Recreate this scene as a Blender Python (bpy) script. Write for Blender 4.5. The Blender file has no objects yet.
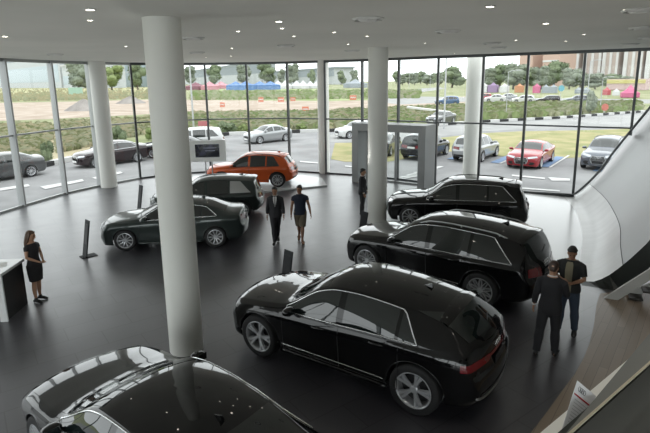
import bpy, bmesh, math, random
from math import pi, sin, cos, tan, radians as R, sqrt, atan2
from mathutils import Vector as V, Matrix, Euler
from mathutils.bvhtree import BVHTree
random.seed(7)
C = bpy.context.scene.collection
# ------------------------------------------------------------------ camera (solved from the photograph, 650 x 433)
F_PX, PITCH, CAM_H, ROLL, CY = 502.1, 0.20625, 4.864, -0.01455, 186.2
_c, _s = cos(PITCH), sin(PITCH)
_F = V((0, _c, -_s)); _U = V((0, _s, _c)); _R = V((1, 0, 0))
CR = _R * cos(ROLL) + _U * sin(ROLL); CU = -_R * sin(ROLL) + _U * cos(ROLL)
EYE = V((0, 0, CAM_H))
def at(x, y, z=0.0):
    """world point at height z that the photograph shows at pixel (x, y)"""
    d = _F + CR * ((x - 325) / F_PX) - CU * ((y - CY) / F_PX)
    return EYE + d * ((z - CAM_H) / d.z)
def at_depth(x, y, Y):
    d = _F + CR * ((x - 325) / F_PX) - CU * ((y - CY) / F_PX)
    return EYE + d * (Y / d.y)
# ------------------------------------------------------------------ materials
MATS = {}
def mat(name, color, rough=0.5, metal=0.0, coat=0.0, spec=None, noise=None, bump=None, emit=None, estr=0.0, coat_rough=0.02):
    if name in MATS: return MATS[name]
    m = bpy.data.materials.new(name); m.use_nodes = True
    nt = m.node_tree; b = nt.nodes['Principled BSDF']
    col = (*color, 1) if len(color) == 3 else color
    b.inputs['Base Color'].default_value = col
    b.inputs['Roughness'].default_value = rough
    b.inputs['Metallic'].default_value = metal
    b.inputs['Coat Weight'].default_value = coat
    b.inputs['Coat Roughness'].default_value = coat_rough
    if spec is not None: b.inputs['Specular IOR Level'].default_value = spec
    if emit: 
        b.inputs['Emission Color'].default_value = (*emit, 1); b.inputs['Emission Strength'].default_value = estr
    if noise:
        sc, col2 = noise[0], noise[1]
        tc = nt.nodes.new('ShaderNodeTexCoord'); n = nt.nodes.new('ShaderNodeTexNoise')
        n.inputs['Scale'].default_value = sc; n.inputs['Detail'].default_value = 6
        r = nt.nodes.new('ShaderNodeValToRGB'); r.color_ramp.elements[0].position = .35; r.color_ramp.elements[1].position = .65
        r.color_ramp.elements[0].color = col; r.color_ramp.elements[1].color = (*col2, 1)
        nt.links.new(tc.outputs['Object'], n.inputs['Vector']); nt.links.new(n.outputs['Fac'], r.inputs['Fac'])
        nt.links.new(r.outputs['Color'], b.inputs['Base Color'])
    if bump:
        tc = nt.nodes.new('ShaderNodeTexCoord'); n = nt.nodes.new('ShaderNodeTexNoise'); n.inputs['Scale'].default_value = bump[0]
        bp = nt.nodes.new('ShaderNodeBump'); bp.inputs['Strength'].default_value = bump[1]; bp.inputs['Distance'].default_value = .02
        nt.links.new(tc.outputs['Object'], n.inputs['Vector']); nt.links.new(n.outputs['Fac'], bp.inputs['Height'])
        nt.links.new(bp.outputs['Normal'], b.inputs['Normal'])
    MATS[name] = m
    return m
def glass_mat(name, tint=(.93, .96, .95)):
    m = bpy.data.materials.new(name); m.use_nodes = True; nt = m.node_tree; nt.nodes.clear()
    o = nt.nodes.new('ShaderNodeOutputMaterial'); mx = nt.nodes.new('ShaderNodeMixShader')
    t = nt.nodes.new('ShaderNodeBsdfTransparent'); g = nt.nodes.new('ShaderNodeBsdfGlossy'); f = nt.nodes.new('ShaderNodeFresnel')
    t.inputs['Color'].default_value = (*tint, 1); g.inputs['Roughness'].default_value = 0.0; f.inputs['IOR'].default_value = 1.35
    nt.links.new(f.outputs[0], mx.inputs[0]); nt.links.new(t.outputs[0], mx.inputs[1]); nt.links.new(g.outputs[0], mx.inputs[2])
    nt.links.new(mx.outputs[0], o.inputs['Surface'])
    return m
def nodes_mat(name):
    m = bpy.data.materials.new(name); m.use_nodes = True
    return m, m.node_tree, m.node_tree.nodes['Principled BSDF']
# ------------------------------------------------------------------ mesh builder
class MB:
    def __init__(s): s.v = []; s.f = []; s.m = []; s.cur = 0
    def add(s, vs, fs):
        b = len(s.v); s.v += [tuple(p) for p in vs]
        for f in fs: s.f.append(tuple(b + i for i in f)); s.m.append(s.cur)
        return s
    def box(s, c, size, rz=0.0, rx=0.0, ry=0.0, bev=0.0):
        M = Matrix.Translation(V(c)) @ Euler((rx, ry, rz)).to_matrix().to_4x4()
        hx, hy, hz = size[0] / 2, size[1] / 2, size[2] / 2
        if bev > 0:
            bm = bmesh.new(); bmesh.ops.create_cube(bm, size=1)
            for v in bm.verts: v.co = V((v.co.x * size[0], v.co.y * size[1], v.co.z * size[2]))
            bmesh.ops.bevel(bm, geom=bm.edges[:], offset=bev, segments=2, profile=.6, affect='EDGES')
            bm.verts.index_update()
            s.add([M @ v.co for v in bm.verts], [[v.index for v in f.verts] for f in bm.faces]); bm.free(); return s
        P = [(-hx, -hy, -hz), (hx, -hy, -hz), (hx, hy, -hz), (-hx, hy, -hz), (-hx, -hy, hz), (hx, -hy, hz), (hx, hy, hz), (-hx, hy, hz)]
        return s.add([M @ V(p) for p in P], [(3, 2, 1, 0), (4, 5, 6, 7), (0, 1, 5, 4), (1, 2, 6, 5), (2, 3, 7, 6), (3, 0, 4, 7)])
    def tube(s, pts, r, n=8, cap=True, closed=False, flat=None):
        """tube along pts; r number or list (or list of (rx, ry)); flat: fixed side axis"""
        pts = [V(p) for p in pts]; k = len(pts); vs = []; prev = None
        for i, p in enumerate(pts):
            if closed: t = pts[(i + 1) % k] - pts[i - 1]
            else: t = pts[min(i + 1, k - 1)] - pts[max(i - 1, 0)]
            if t.length < 1e-9: t = V((0, 0, 1))
            t.normalize()
            if flat is not None: a = V(flat) - t * V(flat).dot(t)
            elif prev is None: a = t.orthogonal()
            else: a = prev - t * prev.dot(t)
            if a.length < 1e-6: a = t.orthogonal()
            a.normalize(); prev = a; b = t.cross(a)
            rr = r[i] if isinstance(r, (list, tuple)) else r
            ra, rb = rr if isinstance(rr, (list, tuple)) else (rr, rr)
            for j in range(n):
                q = 2 * pi * j / n; vs.append(p + a * (ra * cos(q)) + b * (rb * sin(q)))
        fs = []
        for i in range(k if closed else k - 1):
            i2 = (i + 1) % k
            for j in range(n): fs.append((i * n + j, i * n + (j + 1) % n, i2 * n + (j + 1) % n, i2 * n + j))
        if cap and not closed:
            fs.append(tuple(reversed(range(n)))); fs.append(tuple((k - 1) * n + j for j in range(n)))
        return s.add(vs, fs)
    def lathe(s, prof, n=32, M=None, closed=False):
        """prof: list of (r, h); around local z"""
        M = M or Matrix.Identity(4); vs = []; fs = []; k = len(prof)
        for (r, h) in prof:
            for j in range(n): vs.append(M @ V((r * cos(2 * pi * j / n), r * sin(2 * pi * j / n), h)))
        for i in range(k - 1):
            for j in range(n): fs.append((i * n + j, i * n + (j + 1) % n, (i + 1) * n + (j + 1) % n, (i + 1) * n + j))
        if closed:
            fs.append(tuple(reversed(range(n)))); fs.append(tuple((k - 1) * n + j for j in range(n)))
        return s.add(vs, fs)
    def ball(s, c, r, seg=14, rings=9, rot=None):
        r = r if isinstance(r, (tuple, list)) else (r, r, r); Q = rot or Matrix.Identity(3); vs = []; fs = []
        for i in range(rings + 1):
            a = -pi / 2 + pi * i / rings
            for j in range(seg):
                q = 2 * pi * j / seg
                vs.append(V(c) + Q @ V((r[0] * cos(a) * cos(q), r[1] * cos(a) * sin(q), r[2] * sin(a))))
        for i in range(rings):
            for j in range(seg): fs.append((i * seg + j, i * seg + (j + 1) % seg, (i + 1) * seg + (j + 1) % seg, (i + 1) * seg + j))
        return s.add(vs, fs)
    def prism(s, poly, z0, z1):
        n = len(poly); vs = [(p[0], p[1], z0) for p in poly] + [(p[0], p[1], z1) for p in poly]
        return s.add(vs, [tuple(reversed(range(n))), tuple(range(n, 2 * n))] + [(i, (i + 1) % n, n + (i + 1) % n, n + i) for i in range(n)])
    def grid(s, rows, flip=False):
        k = len(rows); n = len(rows[0]); vs = [p for r in rows for p in r]; fs = []
        for i in range(k - 1):
            for j in range(n - 1):
                q = (i * n + j, i * n + j + 1, (i + 1) * n + j + 1, (i + 1) * n + j); fs.append(tuple(reversed(q)) if flip else q)
        return s.add(vs, fs)
    def build(s, name, mats, parent=None, smooth=False, loc=None):
        me = bpy.data.meshes.new(name); me.from_pydata(s.v, [], s.f)
        for m in (mats if isinstance(mats, (list, tuple)) else [mats]): me.materials.append(m)
        me.polygons.foreach_set('material_index', s.m)
        if smooth is True: me.polygons.foreach_set('use_smooth', [True] * len(s.f))
        elif smooth: me.shade_smooth_by_angle(angle=R(smooth)) if hasattr(me, 'shade_smooth_by_angle') else me.polygons.foreach_set('use_smooth', [True] * len(s.f))
        me.update()
        if smooth and smooth is not True:
            try: me.set_sharp_from_angle(angle=R(smooth)); me.polygons.foreach_set('use_smooth', [True] * len(s.f))
            except Exception: pass
        o = bpy.data.objects.new(name, me); C.objects.link(o)
        if parent: o.parent = parent
        if loc: o.location = loc
        return o
def tag(o, label=None, cat=None, group=None, kind=None):
    if label: o['label'] = label
    if cat: o['category'] = cat
    if group: o['group'] = group
    if kind: o['kind'] = kind
    return o
def empty(name, loc=(0, 0, 0), rz=0.0, label=None, cat=None, group=None, kind=None):
    o = bpy.data.objects.new(name, None); C.objects.link(o); o.location = loc; o.rotation_euler = (0, 0, rz); o.empty_display_size = .2
    return tag(o, label, cat, group, kind)
def copy_tree(o, parent=None):
    c = o.copy(); C.objects.link(c)
    if parent: c.parent = parent
    for ch in list(o.children): copy_tree(ch, c)
    return c
def pchip(pts):
    xs = [p[0] for p in pts]; ys = [p[1] for p in pts]; n = len(xs)
    h = [xs[i + 1] - xs[i] for i in range(n - 1)]; d = [(ys[i + 1] - ys[i]) / h[i] for i in range(n - 1)]
    m = [d[0]] + [0] * (n - 2) + [d[-1]]
    for i in range(1, n - 1):
        if d[i - 1] * d[i] > 0:
            w1, w2 = 2 * h[i] + h[i - 1], h[i] + 2 * h[i - 1]; m[i] = (w1 + w2) / (w1 / d[i - 1] + w2 / d[i])
    def f(x):
        if x <= xs[0]: return ys[0]
        if x >= xs[-1]: return ys[-1]
        i = 0
        while x > xs[i + 1]: i += 1
        t = (x - xs[i]) / h[i]; t2, t3 = t * t, t * t * t
        return ys[i] * (2 * t3 - 3 * t2 + 1) + m[i] * h[i] * (t3 - 2 * t2 + t) + ys[i + 1] * (-2 * t3 + 3 * t2) + m[i + 1] * h[i] * (t3 - t2)
    return f
def lerp(a, b, t): return a + (b - a) * t
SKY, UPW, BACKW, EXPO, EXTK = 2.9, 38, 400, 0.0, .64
# ------------------------------------------------------------------ cars
GLASSD = mat('car_glass', (.006, .010, .010), .015, 0, 0.0, spec=1.0)
CHROME = mat('chrome', (.75, .76, .77), .12, 1.0)
SATIN = mat('satin_metal', (.5, .51, .52), .28, 1.0)
TRIMBLK = mat('black_trim', (.012, .012, .013), .45)
GLOSSBLK = mat('gloss_black_trim', (.006, .006, .007), .12, 0, .6)
RUBBER = mat('tyre_rubber', (.013, .013, .014), .75)
RIMS = mat('rim_silver', (.50, .51, .53), .25, .45)
RIMBLK = mat('rim_back', (.02, .02, .022), .5)
LENSR = mat('red_lens', (.14, .006, .010), .08, 0, .6)
LENSW = mat('clear_lens', (.45, .48, .52), .06, .3, 1.0)
LAMPIN = mat('lamp_inner', (.75, .78, .82), .15, .8)
PLATE = mat('plate_white', (.75, .75, .73), .5)
PLATEB = mat('plate_black', (.02, .02, .022), .4)
def paint(name, col, metal=0.0, rough=.25): return mat(name, col, rough, metal, .85, spec=.08, coat_rough=.0)
PAINT = dict(black=paint('paint_black', (.004, .004, .0045), rough=.12), green=paint('paint_dark_grey_green', (.030, .040, .038), .35, .3), grey=paint('paint_grey', (.045, .052, .055), .4, .3),
             orange=paint('paint_orange', (.50, .085, .018), .15, .35), silver=paint('paint_silver', (.50, .52, .54), .5, .3), white=paint('paint_white', (.80, .81, .81)), red=paint('paint_red', (.50, .02, .035)),
             midgrey=paint('paint_mid_grey', (.14, .145, .15), .4, .3), dark=paint('paint_dark', (.018, .019, .022), .2), blue=paint('paint_blue', (.10, .19, .38), .2, .3), maroon=paint('paint_maroon', (.035, .022, .026), .2), steel=paint('paint_steel', (.20, .22, .26), .4, .3))
SHAPE = {
 'suv': dict(zc=[(0, .45), (.010, .525), (.035, .57), (.12, .612), (.23, .648), (.28, .67), (.31, .715), (.42, .925), (.47, .97), (.56, .997), (.65, 1.0), (.78, .985), (.89, .958), (.92, .94), (.965, .70), (.985, .62), (1, .52)],
   zr=[(0, .41), (.05, .53), (.22, .605), (.285, .63), (.43, .875), (.49, .915), (.6, .935), (.75, .925), (.88, .89), (.915, .865), (.962, .66), (1, .47)],
   zb=[(0, .37), (.05, .48), (.25, .575), (.5, .60), (.8, .62), (.93, .625), (1, .43)],
   hr=[(0, .64), (.05, .79), (.22, .835), (.285, .82), (.43, .715), (.5, .705), (.7, .70), (.88, .68), (.92, .69), (.965, .76), (1, .72)],
   dlo=(.305, .90, .81, .515, .715), rw=(.67, .90), wind=(.30, .435)),
 'coupe_suv': dict(zc=[(0, .45), (.010, .53), (.035, .575), (.12, .62), (.23, .66), (.28, .685), (.31, .73), (.43, .935), (.49, .985), (.57, 1.0), (.66, .990), (.76, .962), (.85, .922), (.872, .905), (.935, .735), (.96, .685), (.985, .645), (1, .53)],
   zr=[(0, .41), (.05, .535), (.22, .615), (.285, .64), (.44, .88), (.50, .925), (.58, .935), (.68, .918), (.78, .878), (.866, .828), (.925, .70), (.96, .63), (1, .48)],
   zb=[(0, .37), (.05, .485), (.25, .585), (.5, .61), (.8, .64), (.93, .635), (.97, .58), (1, .44)],
   hr=[(0, .64), (.05, .79), (.22, .835), (.285, .82), (.44, .71), (.52, .695), (.7, .68), (.83, .66), (.868, .67), (.93, .76), (1, .74)],
   dlo=(.31, .80, .745, .53, .735), rw=(.70, .885), wind=(.30, .445)),
 'sedan': dict(zc=[(0, .46), (.010, .53), (.04, .59), (.12, .64), (.22, .68), (.27, .705), (.30, .75), (.42, .95), (.47, .985), (.55, 1), (.65, .985), (.74, .935), (.855, .80), (.885, .77), (.95, .762), (.982, .745), (.993, .68), (1, .58)],
   zr=[(0, .42), (.05, .55), (.22, .635), (.28, .66), (.42, .885), (.48, .922), (.56, .935), (.66, .915), (.75, .86), (.85, .74), (.88, .722), (.96, .70), (1, .54)],
   zb=[(0, .38), (.05, .51), (.25, .61), (.5, .645), (.8, .675), (.88, .68), (.96, .66), (1, .49)],
   hr=[(0, .64), (.05, .79), (.22, .835), (.285, .82), (.42, .715), (.5, .70), (.66, .69), (.75, .695), (.85, .74), (.88, .76), (.96, .76), (1, .70)],
   dlo=(.30, .80, .735, .52, .70), rw=None, wind=(.285, .43), rwx=(.735, .865)),
}
SHAPE['hatch'] = dict(SHAPE['suv'], zc=[(0, .45), (.010, .525), (.035, .57), (.12, .612), (.23, .648), (.28, .67), (.31, .715), (.42, .925), (.47, .97), (.56, .997), (.65, 1.0), (.76, .98), (.85, .95), (.88, .92), (.945, .70), (.975, .63), (1, .52)],
   zr=[(0, .41), (.05, .53), (.22, .605), (.285, .63), (.43, .875), (.49, .915), (.6, .935), (.74, .915), (.84, .875), (.875, .845), (.942, .66), (1, .47)], dlo=(.305, .84, .775, .515, .70), rw=(.69, .87))
HW = [(0, .79), (.012, .855), (.04, .925), (.10, .972), (.19, 1.0), (.35, .985), (.6, .985), (.76, 1.0), (.86, .985), (.94, .935), (.985, .87), (1, .80)]
PROF = pchip([(0, .895), (.06, .94), (.18, .962), (.32, .97), (.48, .975), (.66, .99), (.80, 1.0), (.90, .985), (1, .945)])
def chaikin(P, q, it=2):
    for _ in range(it):
        A, B = [P[0]], [q[0]]
        for i in range(len(P) - 1):
            a, b = P[i], P[i + 1]
            A += [a * .75 + b * .25, a * .25 + b * .75]; B += [q[i] * .75 + q[i + 1] * .25, q[i] * .25 + q[i + 1] * .75]
        A.append(P[-1]); B.append(q[-1]); P, q = A, B
    return P, q
def wheel_meshes(Rw, w, style, low=False):
    n = 24 if low else 48
    t = MB(); rr = Rw * (.70 if style != 'small' else .66)
    t.lathe([(rr, -w * .42), (rr + .012, -w * .5), (Rw * .90, -w * .52), (Rw * .975, -w * .44), (Rw, -w * .25), (Rw, w * .25), (Rw * .975, w * .44), (Rw * .90, w * .52), (rr + .012, w * .5), (rr, w * .42)], n)
    r = MB()                                     # outer face is +z
    r.lathe([(rr + .006, w * .49), (rr - .006, w * .50), (rr - .018, w * .46), (rr - .03, w * .30), (rr - .035, -w * .4)], n)
    r.cur = 1; r.lathe([(rr - .03, -w * .1), (.001, -w * .1)], n); r.lathe([(rr * .72, w * .02), (rr * .72, w * .05), (.05, w * .05)], n); r.cur = 0
    r.lathe([(.001, w * .40), (.05, w * .40), (.068, w * .34), (.075, w * .1)], 20)
    ns = dict(five=5, multi=10, ten=10, small=7)[style]
    for k in range(ns):
        a = 2 * pi * k / ns
        def spoke(a0, a1, w0, w1):
            rows = []
            for i in range(6):
                u = i / 5; rad = lerp(.055, rr - .016, u); ang = lerp(a0, a1, u); hw = lerp(w0, w1, u); h = w * (.38 + .07 * sin(u * pi / 2)); x, y = cos(ang), sin(ang)
                rows.append([V((rad * x - hw * y * sx, rad * y + hw * x * sx, h - dz)) for sx, dz in ((-1.25, .035), (-.8, 0), (.8, 0), (1.25, .035))])
            r.grid(rows)
        if style == 'five': spoke(a - .05, a - .17, .020, .026); spoke(a + .05, a + .17, .020, .026)
        elif style == 'multi': spoke(a, a - .26, .011, .010); spoke(a, a + .26, .011, .010)
        elif style == 'ten': spoke(a, a, .015, .019)
        else: spoke(a, a, .022, .028)
    return t, r
def make_car(label, kind, L, H, W, wb, fo, Rw, col, loc, heading, rim='five', group=None, low=False, rails=None, chrome=True, arch=None, extras=(), name='car', wheel_w=.26, plate=True, z=0.0):
    """car local frame: +x from nose to tail, origin on the ground below the middle; heading = world angle of the nose direction"""
    S = SHAPE[kind]; hwid = W / 2
    sc = lambda pts, k: (lambda f: (lambda x: f(x / L) * k))(pchip(pts))
    zc, zr, zb, hr, hw = sc(S['zc'], H), sc(S['zr'], H), sc(S['zb'], H), sc(S['hr'], hwid), sc(HW, hwid)
    gc = .145 * H if kind != 'sedan' else .13 * H
    zs = pchip([(0, gc * 1.15), (.03 * L, gc * .95), (.12 * L, gc * .9), (.3 * L, gc), (.8 * L, gc), (.93 * L, gc * 1.25), (L, gc * 1.6)])
    axF, axR = fo, fo + wb; Ra = Rw + (.055 if kind != 'sedan' else .035); x0c = L / 2
    A, Dd, Dt, B, Cc = [q * L for q in S['dlo']]
    doors = [(A - .01 * L, B), (B, min(Cc + .06 * L, axR - Ra * .55))]
    xs = set()
    n = 46 if low else 96
    for i in range(n + 1):
        u = i / n; xs.add(L * (u + .06 * sin(2 * pi * u) * -1 * .9))
    for q in (0, .004, .01, .02, .03, .045, .97, .98, .988, .994, 1): xs.add(q * L)
    for a in (axF, axR):
        for q in (-1, 1): xs.add(a + q * Ra - .002 * q); xs.add(a + q * Ra + .002 * q)
        for k in range(1, 24): xs.add(a - Ra * cos(pi * k / 24))
    for d in doors: xs.update(d)
    xs = sorted(xs); xs = [xs[0]] + [b for a, b in zip(xs, xs[1:]) if b - a > 1e-4]
    bf, br = .26 * hwid, .17 * hwid; dF, dR = .115 * L, .09 * L
    nose = pchip([(.15 * H, .05), (.28 * H, .0), (.42 * H, .0), (.52 * H, .05), (.6 * H, .14)])
    tail = pchip([(.18 * H, -.09), (.30 * H, -.01), (.42 * H, 0), (.50 * H, -.05), (.65 * H, -.08)])
    def bend(x, y, z):
        q = x
        if x < dF: u = 1 - x / dF; q += u * u * bf * min(1.3, (y / hwid) ** 2) + nose(z) * u ** 3
        if x > L - dR: u = 1 - (L - x) / dR; q -= u * u * br * min(1.3, (y / hwid) ** 2) - tail(z) * u ** 3
        return q
    secs = []
    for x in xs:
        lo = zs(x); b_ = zb(x); base = lo
        for a in (axF, axR):
            if abs(x - a) < Ra: lo = max(lo, Rw + sqrt(max(0, Ra * Ra - (x - a) ** 2)) - .0)
        lo = min(lo, b_ - .03); P = []
        for i in range(11):
            z_ = lerp(lo, b_, i / 10); P.append(V((hw(x) * PROF((z_ - base) / (b_ - base)), z_, 0)))
        r_, h_, c_ = zr(x), hr(x), zc(x); y0 = hw(x) * PROF(1); 
        if r_ < b_ + .004: r_ = b_ + .004
        if c_ < r_ + .003: c_ = r_ + .003
        for t in (.12, .35, .6, .85): P.append(V((lerp(y0, h_, t ** 1.32), lerp(b_, r_, t), 0)))
        for t in (0, .06, .16, .3, .48, .66, .84, 1): P.append(V((h_ * (1 - t), r_ + (c_ - r_) * (1 - (1 - t) ** 2.3), 0)))
        q = [i / 10 for i in range(11)] + [1 + t for t in (.12, .35, .6, .85)] + [2 + t for t in (0, .06, .16, .3, .48, .66, .84, 1)]
        P, q = chaikin(P, q, 1 if low else 2)
        secs.append([(bend(x, p.x, p.y), p.x, p.y) for p in P])
    m = len(q); k = len(xs)
    verts = []; 
    for sct in secs:
        for p in sct: verts.append(V((p[0] - x0c, -p[1], p[2])))     # left-of-travel side is -y ... mirrored below
    off = len(verts)
    for sct in secs:
        for p in sct: verts.append(V((p[0] - x0c, p[1], p[2])))
    faces = []; reg = []
    hood_x = S['wind'][0] * L - .01 * L; roof_end = L * (.90 if kind == 'suv' else .865 if kind == 'hatch' else .855 if kind == 'coupe_suv' else .87)
    for i in range(k - 1):
        xm = (xs[i] + xs[i + 1]) / 2
        for j in range(m - 1):
            t = (q[j] + q[j + 1]) / 2; a = i * m + j; zz = (secs[i][j][2] + secs[i][j + 1][2]) / 2
            rg = 'body'
            if not low:
                if .96 > t and zz > zs(xm) + .10:
                    if doors[0][0] < xm < doors[0][1]: rg = 'front_door'
                    elif doors[1][0] < xm < doors[1][1]: rg = 'rear_door'
                if t > 2.05 and .035 * L < xm < hood_x: rg = 'hood'
                if t > 2.05 and xm > roof_end and zz > .5 * H: rg = 'tailgate'
            faces.append((a, a + m, a + m + 1, a + 1)); reg.append((rg, 0))
            faces.append((off + a + 1, off + a + m + 1, off + a + m, off + a)); reg.append((rg, 1))
    # end caps
    ny = 10 if low else 20
    for e, si in ((0, 0), (1, k - 1)):
        rows = []
        for j in range(m):
            row = []
            for c in range(ny + 1):
                if c == 0: row.append(si * m + j)
                elif c == ny: row.append(off + si * m + j)
                else:
                    p = secs[si][j]; y = lerp(-p[1], p[1], c / ny); z_ = p[2]
                    verts.append(V((bend(xs[si], y, z_) - x0c, y, z_))); row.append(len(verts) - 1)
            rows.append(row)
        for j in range(m - 1):
            for c in range(ny):
                f = (rows[j][c], rows[j][c + 1], rows[j + 1][c + 1], rows[j + 1][c])
                f = tuple(dict.fromkeys(f))
                faces.append(f if e else tuple(reversed(f)))
                zz = verts[rows[j][c]].z
                reg.append(('tailgate' if (e and not low and zz > .47 * H) else 'body', 0))
    bvh = BVHTree.FromPolygons(verts, [f for f in faces])
    root = empty(name, (loc[0], loc[1], z), heading + pi, label, 'car', group)
    pm = PAINT[col]
    def region(nm, sel):
        idx = {}; vs = []; fs = []
        for f, r_ in zip(faces, reg):
            if sel(r_):
                g = []
                for i in f:
                    if i not in idx: idx[i] = len(vs); vs.append(verts[i])
                    g.append(idx[i])
                fs.append(tuple(g))
        mb = MB(); mb.add(vs, fs); return mb.build(nm, pm, root, smooth=True)
    region('body', lambda r_: r_[0] == 'body')
    parts = {}
    if not low:
        region('hood', lambda r_: r_[0] == 'hood'); region('tailgate', lambda r_: r_[0] == 'tailgate')
        for nm in ('front_door', 'rear_door'):
            for sd in (0, 1): parts[nm, sd] = region('door', lambda r_: r_ == (nm, sd))
    mb = MB(); wl = min(hw(axF), hw(axR)) - wheel_w - .03
    mb.box((0, 0, .30 * H), (L * .90, wl * 2, .22 * H)); mb.box((0, 0, .27 * H), (wb - 2 * Ra - .06, W * .86, .16 * H)); mb.build('underbody', TRIMBLK, root)
    # ---- surface projection
    def hit(o, d):
        h = bvh.ray_cast(V(o), V(d).normalized())
        return (h[0], h[1] if h[1].dot(V(d)) < 0 else -h[1]) if h[0] is not None else None
    def patch(fn, nu, nv, offs=.004):
        rows = []
        for i in range(nu + 1):
            row = []
            for j in range(nv + 1):
                o, d = fn(i / nu, j / nv); h = hit(o, d)
                row.append(h[0] + h[1] * offs if h else None)
            last = next((p for p in row if p), None)
            for j in range(len(row)):
                if row[j] is None: row[j] = last
                last = row[j]
            rows.append(row)
        rows = [r_ for r_ in rows if r_[0] is not None]
        return rows
    def pmesh(nm, rows, mt, par, flip=False, extra=None):
        mb = MB(); mb.grid(rows, flip)
        if extra: mb.cur = 1; extra(mb)
        return mb.build(nm, [mt] if not isinstance(mt, list) else mt, par, smooth=True)
    def line(pts, r, mt, nm, par, n=6):
        mb = MB(); mb.tube(pts, r, n); return mb.build(nm, mt, par, smooth=True)
    def side_pt(x, z_, s, offs=.005):
        h = hit((x - x0c, s * 3, z_), (0, -s, 0)); return h[0] + h[1] * offs if h else V((x - x0c, s * hwid, z_))
    bot = lambda x: zb(x) + .022 * H / 1.6
    def top(x):
        z_ = zr(x) - .04 * H / 1.6
        if x > Dt: z_ = min(z_, lerp(zr(Dt) - .04 * H / 1.6, bot(Dd), (x - Dt) / (Dd - Dt)))
        return max(z_, bot(x) + .002)
    # front corner of the glass: where top meets bottom
    xa = A
    while top(xa) < bot(xa) + .012 and xa < B: xa += .005 * L
    bp_ = .012 * L
    cells = [(xa, B - bp_, 'front_door'), (B + bp_, Cc - bp_ * .6, 'rear_door'), (Cc + bp_ * .6, Dd - .01, None)]
    if kind == 'coupe_suv': cells[2] = (Cc + bp_ * .4, Dd - .008, None)
    if kind == 'sedan': cells = [(xa, B - bp_, 'front_door'), (B + bp_, Cc - .004 * L, 'rear_door'), (Cc + .004 * L, Dd - .01, None)]
    for sd, s in ((0, -1), (1, 1)):
        for (xa_, xb_, dn) in cells:
            rows = patch(lambda u, v: ((lerp(xa_, xb_, u) - x0c, s * 3, lerp(bot(lerp(xa_, xb_, u)), top(lerp(xa_, xb_, u)), v)), (0, -s, 0)), 6 if low else 18, 4 if low else 8)
            pmesh('pillar_blade' if ('blade' in extras and dn is None) else 'side_window', rows, SATIN if ('blade' in extras and dn is None) else GLASSD, parts.get((dn, sd), root), flip=(s > 0))
        pts = [side_pt(lerp(xa, Dd, i / 40), bot(lerp(xa, Dd, i / 40)) - .008, s, .006) for i in range(41)]
        tp = [side_pt(lerp(xa, Dd, i / 40), top(lerp(xa, Dd, i / 40)) + .010, s, .006) for i in range(41)]
        if not low or chrome:
            mb = MB(); mb.tube(pts + tp[::-1], .011 if not low else .014, 6, closed=True); mb.build('window_trim', CHROME if chrome else TRIMBLK, root, smooth=True)
        if not low:                                        # B pillar applique, shut lines, handles
            for nm, (d0, d1) in zip(('front_door', 'rear_door'), doors):
                dr = parts[nm, sd]
                zl = lambda x: zs(x) + .10
                loop = [side_pt(d0 + .004, lerp(zl(d0), zb(d0) - .01, i / 8), s, -.002) for i in range(9)] + [side_pt(d1 - .004, lerp(zb(d1) - .01, zl(d1), i / 8), s, -.002) for i in range(9)] + [side_pt(lerp(d1, d0, i / 10), zl(lerp(d1, d0, i / 10)), s, -.002) for i in range(1, 10)]
                line(loop, .006, TRIMBLK, 'shut_line', dr)
                xh = d1 - .075 * L; zh = zb(xh) - .105
                p0, p1 = side_pt(xh - .11, zh - .004, s, .022), side_pt(xh + .11, zh + .004, s, .022); pm_ = side_pt(xh, zh, s, .034)
                mb = MB(); mb.tube([side_pt(xh - .125, zh - .004, s, 0), p0, pm_, p1, side_pt(xh + .125, zh + .004, s, 0)], [(.014, .010), (.017, .010), (.018, .011), (.017, .010), (.014, .010)], 8)
                mb.build('door_handle', [pm], dr, smooth=True)
            zz = lambda x: zs(x) + .10 * H
            if 'sill_chrome' in extras: line([side_pt(x, zz(x), s, .006) for x in [lerp(axF + Ra + .05, axR - Ra - .05, i / 20) for i in range(21)]], .008, CHROME, 'sill_trim', root)
            line([side_pt(x, zs(x) + .03, s, .004) for x in [lerp(axF + Ra + .02, axR - Ra - .02, i / 20) for i in range(21)]], .035, pm if arch is None else TRIMBLK, 'sill', root)
        # mirrors
        xm = xa + .035 * L; base = side_pt(xm, bot(xm) + .01, s, 0)
        mb = MB(); cpt = base + V((.0, s * .135, .055))
        Q = Euler((0, R(-8), s * R(8))).to_matrix()
        mb.tube([base + V((.02, -s * .02, 0)), base + V((0, s * .07, .015)), cpt - V((0, s * .02, .03))], [.03, .022, .03], 8)
        bm = bmesh.new(); bmesh.ops.create_cube(bm, size=2); bmesh.ops.subdivide_edges(bm, edges=bm.edges[:], cuts=4, use_grid_fill=True)
        vs = []
        for v in bm.verts:
            d = v.co.copy(); nn = (abs(d.x) ** 3 + abs(d.y) ** 3 + abs(d.z) ** 3) ** (1 / 3); d /= nn
            tz = 1 - .25 * max(0, d.y * s)
            vs.append(cpt + Q @ V((d.x * .075, d.y * .115, d.z * .072 * tz)))
        bm.verts.index_update(); mb.add(vs, [[v.index for v in f.verts] for f in bm.faces]); bm.free()
        mo = mb.build('mirror', CHROME if 'chrome_mirror' in extras else pm, root, smooth=True)
        if not low:
            g = MB(); g.box(cpt + Q @ V((.078, 0, 0)), (.006, .17, .10), bev=.002); g.build('mirror_glass', GLASSD, mo)
    # windscreen / rear window
    w0, w1 = S['wind'][0] * L, S['wind'][1] * L
    def wfn(u, v):
        s = v * 2 - 1; x = lerp(w0, w1, u) + .055 * L * .35 * s * s * (1 - .4 * u)
        return (x - x0c, s * (hr(x) - .045), 4), (0, 0, -1)
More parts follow.
